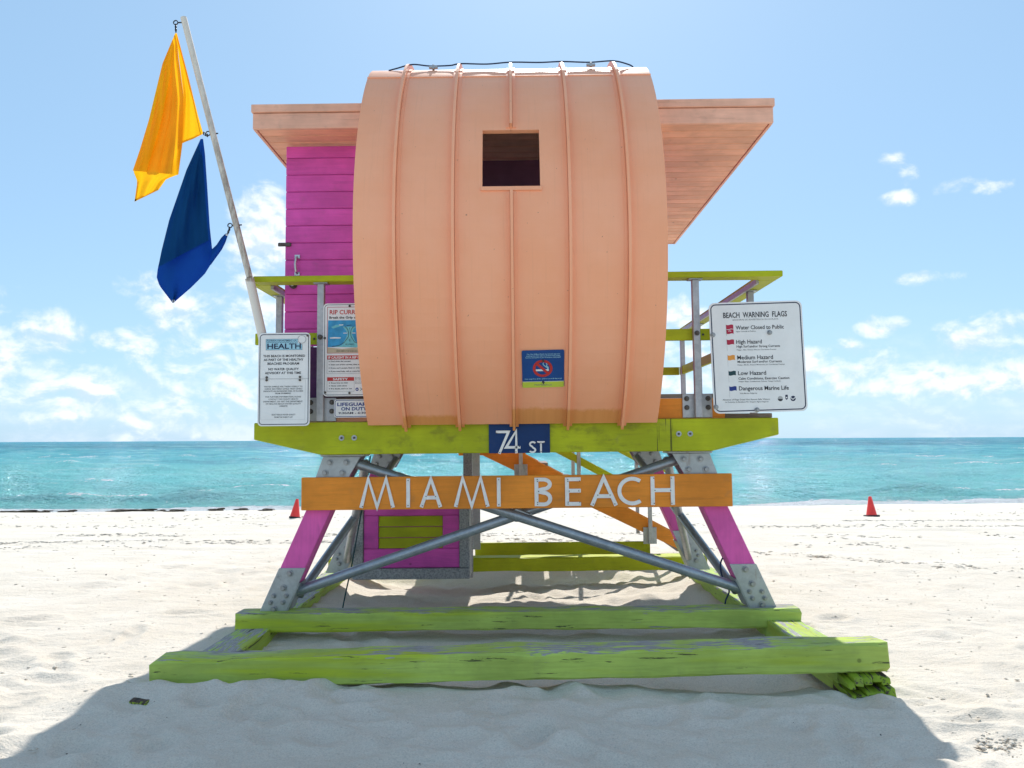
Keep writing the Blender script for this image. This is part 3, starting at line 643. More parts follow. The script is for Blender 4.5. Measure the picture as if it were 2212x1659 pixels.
ends = MB()
for xx, s in ((HX0+.004, -1), (HX1-.004, 1)):
    pts = [hp(TH0+(TH1-TH0)*i/48, HR-.031) for i in range(49)]+[(6.30, 4.108), (6.30, 1.64)]
    n = len(pts); ends.add([(xx, p[0], p[1]) for p in pts]+[(xx-s*.03, p[0], p[1]) for p in pts], [tuple(range(n)), tuple(range(2*n-1, n-1, -1))]+[(i, i+n, (i+1) % n+n, (i+1) % n) for i in range(n)])
hood = T.part('hood', ends, 'hood', label='salmon curved sheet metal front')
SX = [-.832, -.423, -.012, .395, .806]
edges = [HX0]+SX+[HX1]
for i in range(6):
    a, b = edges[i]+.0015, edges[i+1]-.0015
    hol = None
    if i == 2: hol = (WX0, b)
    if i == 3: hol = (a, WX1)
    if i == 2:
        mb = sheet(a, b, (WX0,))
    elif i == 3:
        mb = sheet(a, b, (WX1,))
    else: mb = sheet(a, b)
    T.part('panel', mb, 'hood', smooth=True, parent=hood)
def seam(xc, t0, t1):
    mb = sheet(xc-.010, xc+.010, None, t0, t1, HR-.002, HR+.048, 64, False)
    sheet_b = sheet(xc+.012, xc+.034, None, t0, t1, HR-.001, HR+.007, 64, False); mb.add(sheet_b.v, sheet_b.f)
    sheet_c = sheet(xc-.034, xc-.012, None, t0, t1, HR-.001, HR+.006, 64, False); mb.add(sheet_c.v, sheet_c.f)
    return mb
for i, xc in enumerate(SX):
    if i == 2:
        T.part('seam', seam(xc, TH0-.012, WT0-.022), 'hood', smooth=True, parent=hood); T.part('seam', seam(xc, WT1+.01, TH1), 'hood', smooth=True, parent=hood)
    else: T.part('seam', seam(xc, TH0-.012, TH1), 'hood', smooth=True, parent=hood)
T.part('window_sill', sheet(WX0-.01, WX1+.01, None, WT0-.016, WT0-.001, HR-.03, HR+.012, 4, False), 'hood', parent=hood)
T.part('drip_edge', sheet(HX0, HX1, None, TC-.004, TC+.004, HR, HR+.006, 2, False), 'hood', parent=hood)
# stair at the back
st = T.part('staircase', MB().prism([(-.75, 1.25), (-.44, 1.25), (2.16, -.02), (2.16, .16), (.12, 1.25), (.12, 1.50), (-.75, 1.50)], 10.0, 10.045), 'orange', .004, label='orange stringered stair behind the tower')
T.part('stringer', MB().prism([(-.75, 1.25), (-.44, 1.25), (2.16, -.02), (2.16, .16), (.12, 1.25), (.12, 1.50), (-.75, 1.50)], 10.93, 10.975), 'orange', .004, parent=st)
for i in range(7):
    zz = 1.25-.185*(i+1); xx = .12+(1.25-zz)*1.72
    T.part('tread', MB().box(xx-.30, xx-.03, 10.047, 10.928, zz+.04, zz+.08), 'brownwood', .003, parent=st)
for i in range(10): T.part('landing_board', MB().box(-1.08, -.38 if i < 5 else .10, 9.265+i*.172, 9.265+i*.172+.168, 1.545, 1.583), 'brownwood', .003, parent=st)
for (yy, off) in ((9.96, 0), (10.99, 0)):
    for up, hh in ((.36, .10), (.80, .06)):
        T.part('handrail', MB().prism([(.10, 1.25+up-hh), (1.95, .245+up-hh), (1.95, .245+up), (.10, 1.25+up)], yy-.02, yy+.02), 'lime', .003, parent=st)
    for xx in (.055, .80, 1.70):
        zb = max(.1, 1.25-(xx-.0)*.57-.05) if xx > .1 else 1.05
        T.part('post', MB().box(xx-.024, xx+.024, yy-.035, yy+.003, zb-.12, zb+1.0), 'alu', .002, parent=st)
        if yy < 10: T.part('bracket', MB().box(xx-.085, xx+.085, yy+.012, yy+.036, zb-.13, zb+.08), 'alu', .003, parent=st)
T.part('stair_foot', MB().box(-.55, 1.72, 10.10, 10.15, -.06, .115), 'limez', .004, parent=st)
T.part('stair_post', MB().box(-.60, -.50, 8.70, 8.80, -.08, 1.46), 'stucco', .004, parent=st)
T.part('stair_post', MB().box(-.66, -.585, 9.9, 9.96, -.2, 1.54).box(-.565, -.47, 9.90, 9.93, .06, 1.54), 'galv', .004, parent=st)

# ================================================================== things fixed to the tower
# storage cabinet under the deck
CK = .964; CS = lambda x0, x1, y0, y1, z0, z1: MB().box(x0*CK, x1*CK, y0-.3, y1-.3, 1.45+(z0-1.45)*CK, 1.45+(z1-1.45)*CK)
C = Thing('storage_cabinet', 'magenta cabinet with lime louvred panel in a grey pebbled frame under the deck', 'cabinet', (-1.09, 8.0, .03))
C.part('body', CS(-1.70, -.56, 8.345, 8.62, .03, .93), 'purple')
fr = C.part('frame', CS(-1.755, -1.645, 8.30, 8.66, .095, .95), 'stucco', .006)
C.part('frame_rail', CS(-1.755, -.507, 8.285, 8.66, -.02, .092), 'stucco', .006)
C.part('frame_rail', CS(-.617, -.507, 8.30, 8.66, .095, .95), 'stucco', .006)
C.part('frame_rail', CS(-1.755, -.507, 8.30, 8.66, .953, 1.03), 'stucco', .006)
C.part('face_board', CS(-1.642, -.62, 8.318, 8.342, .10, .297), 'purple', .004)
C.part('face_board', CS(-1.642, -.62, 8.318, 8.342, .652, .945), 'purple', .004)
C.part('face_board', CS(-1.642, -1.485, 8.318, 8.342, .300, .649), 'purple', .004)
C.part('face_board', CS(-.795, -.62, 8.318, 8.342, .300, .649), 'purple', .004)
lm = MB().hexa([(-1.483, 8.322, 0), (-.797, 8.322, 0), (-.797, 8.343, 0), (-1.483, 8.343, 0), (-1.483, 8.336, .108), (-.797, 8.336, .108), (-.797, 8.345, .108), (-1.483, 8.345, .108)]).mesh('louvre', 'limez', .003, off=(0, 8.3, 0))
for i in range(3): C.inst('louvre', lm, (0, 8.0, 1.45+(.302+i*.116-1.45)*CK), scale=(CK, 1, CK))

# lettered boards: every letter is strips of white sheet with screws
def strip(mb, pts, wd, y0, y1, closed=False):
    pts = [Vector((p[0], p[1])) for p in pts]; L = []; Rr = []
    for i, p in enumerate(pts):
        a = (p-pts[i-1]).normalized() if i > 0 else None; b = (pts[i+1]-p).normalized() if i < len(pts)-1 else None
        if closed: a = (p-pts[i-1]).normalized(); b = (pts[(i+1) % len(pts)]-p).normalized()
        t = ((a or b)+(b or a)).normalized(); n = Vector((-t.y, t.x)); c = max(.45, n.dot(Vector((-(a or b).y, (a or b).x)))); L.append(p+n*wd/2/c); Rr.append(p-n*wd/2/c)
    m = len(pts)
    vs = [(q.x, y, q.y) for y in (y0, y1) for q in L+Rr]
    fs = []
    for i in range(m-1 if not closed else m):
        j = (i+1) % m; fs += [(i, m+i, m+j, j), (2*m+i, 2*m+j, 3*m+j, 3*m+i), (i, j, 2*m+j, 2*m+i), (m+i, 3*m+i, 3*m+j, m+j)]
    if not closed: fs += [(0, 2*m, 3*m, m), (m-1, 2*m-1, 4*m-1, 3*m-1)]
    mb.add(vs, fs)
def arc(cx, cz, rx, rz, a0, a1, n=18): return [(cx+rx*math.cos(R(a0+(a1-a0)*i/n)), cz+rz*math.sin(R(a0+(a1-a0)*i/n))) for i in range(n+1)]
def glyph(ch, x, z, w, h, s):      # strokes in absolute coordinates; s = stroke width
    e = s/2; X = lambda u: x+u*w; Z = lambda v: z+v*h
    if ch == 'M': return [[(X(0)+e*.6, Z(0)), (X(.24), Z(1)), (X(.5), Z(.02)), (X(.76), Z(1)), (X(1)-e*.6, Z(0))]]
    if ch == 'I': return [[(x+w/2, Z(0)), (x+w/2, Z(1))]]
    if ch == 'A': return [[(X(0)+e*.6, Z(0)), (X(.5), Z(1)-e*.4), (X(1)-e*.6, Z(0))], [(X(.2), Z(.33)), (X(.8), Z(.33))]]
    if ch == 'B': return [[(X(0)+e, Z(1)), (X(0)+e, Z(0))], [(X(0)+e, Z(1)-e)]+arc(X(.50), Z(.765), .40*w-e*.2, .235*h-e, 90, -90)+[(X(0)+e, Z(.53))], [(X(0)+e, Z(.53))]+arc(X(.52), Z(.265), .48*w-e, .265*h-e*.9, 90, -90)+[(X(0)+e, Z(0)+e)]]
    if ch == 'E': return [[(X(0)+e, Z(1)), (X(0)+e, Z(0))]]+[[(X(0)+e, v), (X(1), v)] for v in (Z(1)-e, Z(.53), Z(0)+e)]
    if ch == 'C': return [arc(X(.56), Z(.5), .56*w-e, .5*h-e, 52, 308, 26)]
    if ch == 'H': return [[(X(0)+e, Z(1)), (X(0)+e, Z(0))], [(X(1)-e, Z(1)), (X(1)-e, Z(0))], [(X(0)+e, Z(.52)), (X(1)-e, Z(.52))]]
    if ch == '7': return [[(X(0), Z(1)-e), (X(.88), Z(1)-e), (X(.22), Z(0))]]
    if ch == '4': return [[(X(1), Z(.26)), (X(.05), Z(.26)), (X(.72), Z(.97)), (X(.72), Z(0))]]
    if ch == 'S': return [arc(X(.52), Z(.745), .40*w, .255*h-e, 25, 250, 14)+arc(X(.46), Z(.255), .42*w, .255*h-e, 70, -155, 14)]
    if ch == 'T': return [[(X(0), Z(1)-e), (X(1), Z(1)-e)], [(X(.5), Z(1)-e), (X(.5), Z(0))]]
def letters(th, text, y, parent=None):
    for (ch, x0, x1, z0, z1, s) in text:
        mb = MB(); scr = MB(); d = 0
        for st_ in glyph(ch, x0, z0, x1-x0, z1-z0, s):
            strip(mb, st_, s, y-.012-d, y-.001); d += .0006
            for p in (st_[0], st_[-1]):
                c = Vector(p); ctr = Vector(((x0+x1)/2, (z0+z1)/2)); c = c+(ctr-c).normalized()*s*.55
                scr.lathe((c.x, y-.0145, c.y), [(.0042, 0), (.0042, -.002), (.002, -.003)], 8, 'y')
        L = th.part('letter', mb, 'letter', .0015); th.part('screws', scr, 'boltdark', parent=L, kind='stuff')
B = Thing('name_board', 'long orange board reading MIAMI BEACH in white letters across the front legs', 'sign', (0, 6.0, .92))
bd = B.part('board', MB().box(-1.665, 1.665, 5.985, 6.024, .920, 1.172), 'orange', .004)
def px2(xf, yf, Y):      # photograph position (2212 px wide frame) to tower coordinates on the plane y = Y
    d = co.matrix_world.to_3x3() @ Vector(((xf-1106)/1661.6, -(yf-829.5)/1661.6, -1)); p = co.matrix_world.translation+d*(Y/d.y)
    q = TILT.inverted() @ p; return q.x, q.z
row = []
for ch, a, b in (('M', 778, 852), ('I', 878, 886), ('A', 908, 954), ('M', 982, 1056), ('I', 1073, 1082)):
    xa, za = px2(a, 1097, 5.985); xb, zb = px2(b, 1034, 5.985)
    row.append((ch, xa, xb, .936, 1.158, .029))
for ch, a, b in (('B', 1155, 1192), ('E', 1221, 1254), ('A', 1276, 1332), ('C', 1334, 1390), ('H', 1406, 1456)):
    xa, za = px2(a, 1093, 5.985); xb, zb = px2(b, 1029, 5.985); row.append((ch, xa, xb, .936, 1.155, .030))
letters(B, row, 5.985)

S74 = Thing('street_sign', 'blue board reading 74 ST on the lime deck fascia', 'sign', (0, 5.9, 1.35))
xa, _ = px2(1056, 950, 5.88); xb, _ = px2(1188, 950, 5.88)
S74.part('board', MB().box(xa, xb, 5.884, 5.898, 1.347, 1.590), 'street', .002)
q = lambda u, v: px2((1180+u*240/2212)/1.15733, (1040+v*120/1106)/1.15733, 5.884)
r74 = []
for ch, a, b, t, bt, s in (('7', 552, 885, 338, 868, .020), ('4', 765, 1120, 332, 858, .020), ('S', 1315, 1478, 580, 852, .0135), ('T', 1500, 1678, 580, 842, .0135)):
    x0, z1 = q(a, t); x1, z0 = q(b, bt); r74.append((ch, x0, x1, z0, z1, s))
letters(S74, r74, 5.884)

# ------------------------------------------------------------------ printed metal signs
def rrect(x0, x1, z0, z1, r, n=6):
    p = []
    for cx, cz, a in ((x1-r, z1-r, 0), (x0+r, z1-r, 90), (x0+r, z0+r, 180), (x1-r, z0+r, 270)):
        p += [(cx+r*math.cos(R(a+90*i/n)), cz+r*math.sin(R(a+90*i/n))) for i in range(n+1)]
    return p
_fc = {}
def text_mesh(body, bold=0.):
    key = (body, bold)
    if key not in _fc:
        cu = bpy.data.curves.new('t', 'FONT'); cu.body = body; cu.resolution_u = 2; cu.offset = bold; cu.space_character = 1.0
        ob = bpy.data.objects.new('t', cu); COL.objects.link(ob); bpy.context.view_layer.update()
        me = bpy.data.meshes.new_from_object(ob.evaluated_get(bpy.context.evaluated_depsgraph_get()))
        v = [(p.co.x, p.co.y) for p in me.vertices]; f = [tuple(pp.vertices) for pp in me.polygons]
        bpy.data.objects.remove(ob); bpy.data.curves.remove(cu); bpy.data.meshes.remove(me); _fc[key] = (v, f)
    return _fc[key]
CAPH = max(p[1] for p in text_mesh('H')[0])
class Sign:
    """plate in its own (u right, v up) metres, origin at its lower left corner; quad = its corners in a detail view of the photo"""
    def __init__(s, name, label, loc, w, h, quad, rad=.03, rot=(0, 0, 0), mt='white', thick=.004):
        s.th = Thing(name, label, 'sign', (0, 0, 0)); s.th.base = Vector((0, 0, 0)); s.w, s.h, s.q = w, h, quad
        s.th.o.matrix_world = TILT @ Matrix.Translation(loc) @ Matrix.Rotation(rot[1], 4, 'Y') @ Matrix.Rotation(rot[0], 4, 'X')
        s.plate = s.th.part('plate', MB().prism(rrect(0, w, 0, h, rad), 0, thick), mt, .0008); s.rad = rad; s.fine = {}
    def uv(s, px, py):
        (ax, ay), (bx, by), (cx, cy), (dx, dy) = s.q    # tl tr br bl
        u = v = .5
        for _ in range(8):
            lx = ax+(dx-ax)*v; rx = bx+(cx-bx)*v; u = (px-lx)/(rx-lx)
            ty = ay+(by-ay)*u; boy = dy+(cy-dy)*u; v = (py-ty)/(boy-ty)
        return u*s.w, (1-v)*s.h
    def put(s, name, mb, mt, lay=1, parent=None): return s.th.part(name, mb, mt, parent=parent)
    def poly(s, name, pts, mt, lay=1, px=True):
        pts = [s.uv(*p) for p in pts] if px else pts
        a = sum(pts[i][0]*pts[(i+1) % len(pts)][1]-pts[(i+1) % len(pts)][0]*pts[i][1] for i in range(len(pts)))
        if a < 0: pts = pts[::-1]
        return s.put(name, MB().prism(pts, -.0007*lay, -.0007*(lay-1)-.0001), mt)
    def line(s, name, pts, wd, mt, lay=1, px=True, closed=False):
        pts = [s.uv(*p) for p in pts] if px else pts; mb = MB(); strip(mb, pts, wd, -.0007*lay, -.0007*(lay-1)-.0001, closed); return s.put(name, mb, mt)
    def border(s, inset, wd, mt='navy'):
        s.line('border', rrect(inset, s.w-inset, inset, s.h-inset, max(.004, s.rad-inset*.6)), wd, mt, 1, False, True)
    def text(s, body, x0, x1, yb, cap, mt='black', bold=0., lay=2, fine=False, slope=0.):
        v, f = text_mesh(body, bold); xs = [p[0] for p in v]; a, b = min(xs), max(xs)
        (u0, v0), (u1, v1) = s.uv(x0, yb), s.uv(x1, yb+slope*(x1-x0)); ch = abs(s.uv(x0, yb-cap)[1]-v0)
        mb = MB(); mb.add([(u0+(p[0]-a)/(b-a)*(u1-u0), -.0007*lay, v0+(v1-v0)*(p[0]-a)/(b-a)+p[1]/CAPH*ch) for p in v], f)
        if fine: s.fine.setdefault(mt, MB()).add(mb.v, mb.f)
        else: s.th.part('lettering', mb, mt, kind='stuff')
    def done(s):
        for mt, mb in s.fine.items(): s.put('fine_print', mb, mt)
    def screw(s, px, py, me=None):
        u, v = s.uv(px, py); s.th.inst('bolt', me or B_tiny, (u, -.001, v))
def disc(cx, cy, rx, ry=None, a0=0, a1=360, n=24): return [(cx+rx*math.cos(R(a0+(a1-a0)*i/n)), cy+(ry or rx)*math.sin(R(a0+(a1-a0)*i/n))) for i in range(n if a1-a0 >= 360 else n+1)]

# water quality sign
hs = Sign('health_sign', 'tall white health department sign about water quality, left end of the railing', (-1.934, 5.752, 1.568), .392, .703, [(72, 80), (905, 80), (872, 1592), (18, 1592)], .032)
hs.border(.013, .0055)
hs.poly('logo_box', [(190, 183), (700, 183), (700, 250), (770, 275), (768, 360), (187, 360)], 'skyb', 1)
hs.line('logo_outline', [(190, 183), (700, 183), (735, 262), (770, 275), (768, 360), (187, 360)], .0018, 'navy', 2, closed=True)
hs.text('FLORIDA DEPARTMENT OF', 205, 680, 218, 22, 'navy', .01, 3, True)
hs.line('logo_wave', [(205+i*20, 232+(7 if i % 2 else -4)) for i in range(26)], .0022, 'navy', 3)
hs.text('HEALTH', 208, 748, 340, 82, 'navy', .02, 3)
hs.poly('logo_sun', disc(768, 190, 62), 'white', 3); hs.line('logo_sun_ring', disc(768, 190, 64), .0018, 'navy', 4, closed=True)
for t_, a, b, yy in (('THIS BEACH IS MONITORED', 138, 815, 476), ('AS PART OF THE HEALTHY', 146, 788, 537), ('BEACHES PROGRAM', 206, 716, 600), ('NO WATER QUALITY', 218, 710, 690), ('ADVISORY AT THIS TIME', 160, 745, 752)):
    hs.text(t_, a, b, yy, 36, 'black', .022)
hs.line('seam_line', [(60, 826), (872, 826)], .0016, 'greyp', 1)
for t_, a, b, yy in (('WATER SAMPLES ARE TAKEN WEEKLY TO', 140, 765, 966), ('CHECK BACTERIA LEVELS. HIGH LEVELS', 150, 762, 1003), ('INDICATE AN INCREASED RISK OF ILLNESS', 132, 775, 1040), ('FROM SWIMMING.', 320, 580, 1076),
                     ('FOR FURTHER INFORMATION, PLEASE', 162, 738, 1132), ('CONTACT THE COUNTY HEALTH', 208, 690, 1170), ('DEPARTMENT, OR VISIT THE DEPARTMENT', 124, 765, 1208), ("OF HEALTH'S BEACH WATER QUALITY", 162, 735, 1245), ('WEBSITE', 380, 516, 1282), ('SELECT BEACH WATER QUALITY', 255, 645, 1420), ('FROM THE SUBJECT LIST', 298, 600, 1460)):
    hs.text(t_, a, b, yy, 22, 'greyp', .018, 2, True)
hs.line('inner_outline', [(80, 840), (815, 840), (795, 1490), (75, 1490)], .001, 'pale', 1, closed=True)
hs.done()
for p in ((190, 805), (728, 803), (188, 850), (726, 852), (862, 130)): hs.screw(*p)

# rip current sign, its right half behind the metal front
rq = [(65, 88), (742, 88), (722, 1310), (45, 1310)]
rc = Sign('rip_current_sign', 'white and blue rip current safety sign, half hidden behind the salmon front', (-1.482, 5.898, 1.795), .405, .722, rq, .03)
rc.border(.011, .004)
rc.line('picture_frame', [(118, 138), (690, 138), (676, 745), (108, 745)], .0035, 'crim', 1, closed=True)
rc.text('RIP CURRENTS', 145, 660, 232, 55, 'redp', .02)
rc.text('Break the Grip of the Rip!', 140, 670, 290, 30, 'black', .025)
rc.poly('sea_picture', [(124, 312), (688, 312), (680, 660), (114, 665)], 'seap', 1)
rc.poly('beach_picture', [(114, 668), (300, 690), (450, 675), (680, 664), (676, 740), (110, 740)], 'sandp', 1)
rc.poly('current_picture', [(310, 395), (345, 440), (375, 490), (345, 560), (300, 640), (200, 662), (480, 672), (560, 650), (470, 590), (432, 500), (452, 430), (490, 400)], 'aquap', 2)
rc.poly('wave_picture', [(140, 540), (210, 532), (288, 540), (280, 552), (150, 552)], 'white', 2); rc.poly('wave_picture', [(160, 400), (230, 372), (330, 365), (300, 385), (190, 420)], 'aquap', 2)
rc.poly('wave_picture', [(265, 368), (318, 368), (318, 380), (265, 378)], 'white', 3); rc.poly('wave_picture', [(320, 478), (372, 478), (372, 487), (320, 487)], 'white', 3); rc.poly('wave_picture', [(432, 478), (478, 478), (478, 487), (432, 487)], 'white', 3)
rc.line('flow_arrow', [(170, 658), (260, 645), (330, 605), (385, 530), (388, 480), (375, 430), (345, 395)], .004, 'black', 3)
rc.line('flow_arrow', [(620, 650), (540, 635), (462, 600), (420, 530), (412, 480), (425, 430), (450, 398)], .004, 'black', 3)
rc.line('up_arrow', [(402, 595), (402, 560)], .004, 'black', 3); rc.line('up_arrow', [(402, 435), (402, 410)], .003, 'black', 3); rc.line('swimmer', [(365, 385), (425, 375)], .004, 'black', 3)
rc.text('RIP CURRENT', 345, 455, 635, 12, 'black', .02, 3, True)
for yy in (712, 728): rc.text('When caught in a rip current swim along the shore first', 225, 660, yy, 9, 'black', .02, 3, True)
rc.poly('red_bar', [(107, 775), (695, 775), (693, 826), (106, 826)], 'redp', 1); rc.text('IF CAUGHT IN A RIP CURRENT', 122, 680, 817, 30, 'white', .03)
rc.line('box_outline', [(106, 828), (692, 828), (688, 1013), (102, 1013)], .0012, 'black', 1, closed=True)
for t_, b, yy in (("Don't fight the current", 410, 860), ('Swim out of the current, then to shore', 600, 903), ("If you can't escape, float or tread water", 615, 947), ('If you need help, call or wave for assistance', 650, 990)):
    rc.text(t_, 152, b, yy, 15, 'black', .03, 2, True); rc.poly('bullet', disc(132, yy-7, 6, n=8), 'black', 1)
rc.poly('red_bar', [(104, 1060), (452, 1060), (452, 1108), (103, 1108)], 'redp', 1); rc.text('SAFETY', 178, 372, 1100, 28, 'white', .03)
rc.line('box_outline', [(103, 1108), (452, 1108), (450, 1246), (100, 1246)], .0012, 'black', 1, closed=True)
for t_, b, yy in (('Know how to swim', 372, 1142), ('Never swim alone', 358, 1180), ("If in doubt, don't go out", 424, 1218)):
    rc.text(t_, 152, b, yy, 15, 'black', .03, 2, True); rc.poly('bullet', disc(132, yy-7, 6, n=8), 'black', 1)
for i, yy in enumerate((1070, 1085, 1102, 1130, 1146)): rc.text('More information about rip', 466, 640-30*(i == 4), yy, 8, 'black', .01, 2, True)
rc.poly('round_emblem', disc(488, 1220, 22), 'bluep', 1); rc.line('emblem_wing', [(470, 1214), (488, 1226), (506, 1212)], .004, 'white', 2)
rc.line('crossed_emblem', [(525, 1200), (572, 1240)], .004, 'greyp', 1); rc.line('crossed_emblem', [(572, 1198), (525, 1240)], .004, 'greyp', 2)
rc.poly('wave_emblem', [(582, 1235), (600, 1200), (640, 1200), (640, 1238)], 'aquap', 1)
rc.done()
for p in ((406, 126), (390, 1268), (80, 545), (78, 1258)): rc.screw(*p)
# hours sign
lg = Sign('lifeguard_hours_sign', 'small white sign with lifeguard on duty hours below the rip current sign', (-1.402, 5.930, 1.632), .345, .142, [(212, 1320), (800, 1320), (790, 1566), (200, 1566)], .022)
lg.border(.008, .0045, 'bluep')
lg.text('LIFEGUARD', 250, 700, 1410, 42, 'bluep', .03); lg.text('ON DUTY', 298, 640, 1470, 42, 'bluep', .03); lg.text('9:30AM - 6:30PM', 262, 700, 1518, 26, 'navy', .02)
# no smoking sign on the curved metal
thc = th_of(1.955); yc, zc = hp(thc, HR+.004); tang = math.atan2(-(hp(thc+.01)[0]-hp(thc-.01)[0]), hp(thc+.01)[1]-hp(thc-.01)[1])
ns = Sign('no_smoking_sign', 'small blue no smoking sign with a lime foot on the salmon metal', (.052, yc-.002+.1475*math.sin(tang), zc-.1475*math.cos(tang)), .305, .298, [(252, 228), (1440, 190), (1460, 1345), (278, 1372)], .012, (tang, R(-.9), 0), 'royal')
ns.poly('lime_foot', [(280, 1185), (1448, 1160), (1452, 1332), (1425, 1345), (310, 1370), (282, 1355)], 'limep', 1)
ns.line('white_rule', [(278, 1184), (1448, 1158)], .0025, 'white', 2)
for t_, a, b, yy in (('The City of Miami Beach has banned cigarette', 390, 1318, 350), ('smoking and other tobacco products from public', 382, 1330, 402), ('beaches and parks as per Ordinance 2022-4507', 360, 1350, 455), ('Fines range from $100 - $500 or up to 60 days in jail', 345, 1385, 1112)):
    ns.text(t_, a, b, yy, 32, 'skyb', .015, 2, True, -.025)
ns.line('ban_ring', disc(845, 765, 240, 228, n=36), .019, 'redp', 2, closed=True)
ns.poly('cigarette', [(650, 796), (1015, 790), (1015, 842), (652, 852)], 'white', 1)
ns.line('smoke', [(985, 790), (975, 740), (930, 715), (880, 670), (850, 625), (870, 590)], .006, 'skyb', 1); ns.line('smoke', [(1005, 790), (995, 720), (950, 690), (965, 650), (945, 605)], .006, 'skyb', 1)
ns.line('ban_bar', [(680, 620), (1000, 915)], .019, 'redp', 3)
ns.text('MIAMIBEACH', 622, 1112, 1302, 52, 'greyp', 0)
ns.done(); ns.screw(855, 518); ns.screw(868, 1190)
# beach warning flags sign
wf = Sign('warning_flags_sign', 'large white beach warning flags sign, right end of the railing', (1.493, 5.80, 1.628), .708, .842, [(42, 88), (1332, 52), (1410, 1562), (112, 1612)], .045, (0, R(-1.25), 0))
wf.border(.016, .008)
sl_ = -.022
wf.text('BEACH  WARNING  FLAGS', 247, 1130, 296, 72, 'black', .018, slope=-.026); wf.text('BANDERAS DE ADVERTENCIA EN LA PLAYA', 378, 1008, 333, 20, 'greyp', .0, 2, True, sl_)
for (t_, a, b, yy, cap, fn_) in (('Water Closed to Public', 418, 1085, 455, 52, 0), ('Agua Cerrada al Publico', 420, 697, 490, 15, 1), ('High Hazard', 425, 778, 652, 52, 0), ('High Surf and/or Strong Currents', 430, 1030, 705, 30, 0), ('Peligro Alto, Resaca Alta y/o Corrientes Fuertes', 432, 975, 744, 15, 1),
                            ('Medium Hazard', 438, 932, 868, 54, 0), ('Moderate Surf and/or Currents', 442, 1052, 915, 30, 0), ('Peligro Medio, Resaca Moderada y/o Corrientes Fuertes', 443, 1092, 950, 15, 1), ('Low Hazard', 448, 835, 1082, 54, 0), ('Calm Conditions, Exercise Caution', 453, 1155, 1145, 32, 0),
                            ('Peligro Bajo, Condiciones Calmas, Tenga Cuidado', 455, 1035, 1178, 15, 1), ('Dangerous Marine Life', 460, 1147, 1290, 54, 0), ('Vida Marina Peligrosa', 468, 708, 1338, 15, 1), ('Absence of Flags Does Not Assure Safe Waters', 232, 885, 1430, 20, 1), ('La Ausencia de Banderas No Asegura Aguas Seguras', 268, 864, 1460, 16, 1)):
    wf.text(t_, a, b, yy, cap, 'black' if cap > 20 else 'greyp', .014 if cap > 20 else .015, 2, bool(fn_), -.020)
def mini_flag(x, y, mt, hgt=66, staff=155):
    wf.poly('printed_flag', [(x, y)]+[(x+i*10, y+5*math.sin(i*.63)) for i in range(1, 11)]+[(x+102+(10-i)*0-i*10, y+hgt+5*math.sin((10-i)*.63)) for i in range(0, 11)], mt, 1)
    wf.line('printed_staff', [(x-2, y-12), (x+6, y+staff)], .0014, 'pale', 1)
mini_flag(284, 390, 'crim', 58, 150); mini_flag(288, 455, 'crim', 58, 85); mini_flag(294, 595, 'crim'); mini_flag(304, 810, 'orangep'); mini_flag(316, 1027, 'tealp', 58); mini_flag(325, 1237, 'bluep', 58)
wf.line('flag_mark', [(315, 478), (335, 472), (355, 482)], .004, 'white', 2)
wf.poly('round_emblem', disc(1028, 1400, 36), 'pale', 1); wf.poly('round_emblem', disc(1028, 1400, 34, 34, 10, 175), 'black', 2)
wf.poly('shield_emblem', [(1096, 1348), (1130, 1346), (1132, 1400), (1114, 1416), (1098, 1400)], 'navy', 1); wf.poly('shield_emblem', disc(1114, 1385, 10), 'white', 2)
wf.poly('round_emblem', disc(1204, 1396, 36), 'navy', 1); wf.line('emblem_wing', [(1172, 1385), (1202, 1408), (1236, 1380)], .006, 'white', 2)
wf.done()
for p in ((100, 530), (884, 497), (137, 1520), (703, 1555)): wf.screw(p[0], p[1], B_small)

# ------------------------------------------------------------------ flag pole and flags
def fz(x, y, Y):     # position in the flag detail view to tower coordinates on the plane y = Y
    return px2((300+x*700/1452)/1.15733, (y*800/1659)/1.15733, Y)
P = Thing('flagpole', 'weathered white leaning pole on the left railing corner', 'pole', (-1.93, 5.80, 1.64))
top = fz(330, 92, 5.80); mid = fz(672, 1445, 5.80); bot = fz(720, 1659, 5.80)
dx = (bot[0]-mid[0])/(bot[1]-mid[1]); foot = (bot[0]+dx*(1.645-bot[1]), 1.645)
P.part('shaft', MB().tube([(top[0], 5.80, top[1]), (mid[0], 5.80, mid[1]+.01)], .024, 16), 'polew', smooth=True)
P.part('sleeve', MB().tube([(mid[0]-dx*.0, 5.80, mid[1]), (foot[0], 5.80, foot[1])], .034, 16), 'polew', smooth=True)
def eyehook(th, ax, ay, bx, by, cx, cy):
    a = fz(ax, ay, 5.80); b = fz(bx, by, 5.80); c = fz(cx, cy, 5.80)
    mb = MB().tube([(a[0]+.02, 5.80, a[1]), (b[0], 5.80, b[1])], .0055, 8)
    rr = .017; pts = [(b[0]-rr+rr*math.cos(t), 5.80, b[1]+rr*math.sin(t)) for t in np.linspace(0, 2*math.pi, 13)]; mb.tube(pts, .0045, 6)
    n = 5
    for i in range(n):
        u = (i+.5)/n; px_, pz_ = b[0]-rr+(c[0]-b[0]+rr)*u, b[1]-rr+(c[1]-b[1]+rr)*u; v = 1 if i % 2 else 0
        mb.tube([(px_+(.006*math.cos(t) if v else 0), 5.80+(0 if v else .006*math.cos(t)), pz_+.013*math.sin(t)) for t in np.linspace(0, 2*math.pi, 9)], .0028, 5)
    th.part('eye_hook', mb, 'hook', smooth=True)
eyehook(P, 322, 117, 300, 117, 290, 165); eyehook(P, 495, 692, 468, 692, 432, 690); eyehook(P, 618, 1166, 582, 1169, 558, 1212)

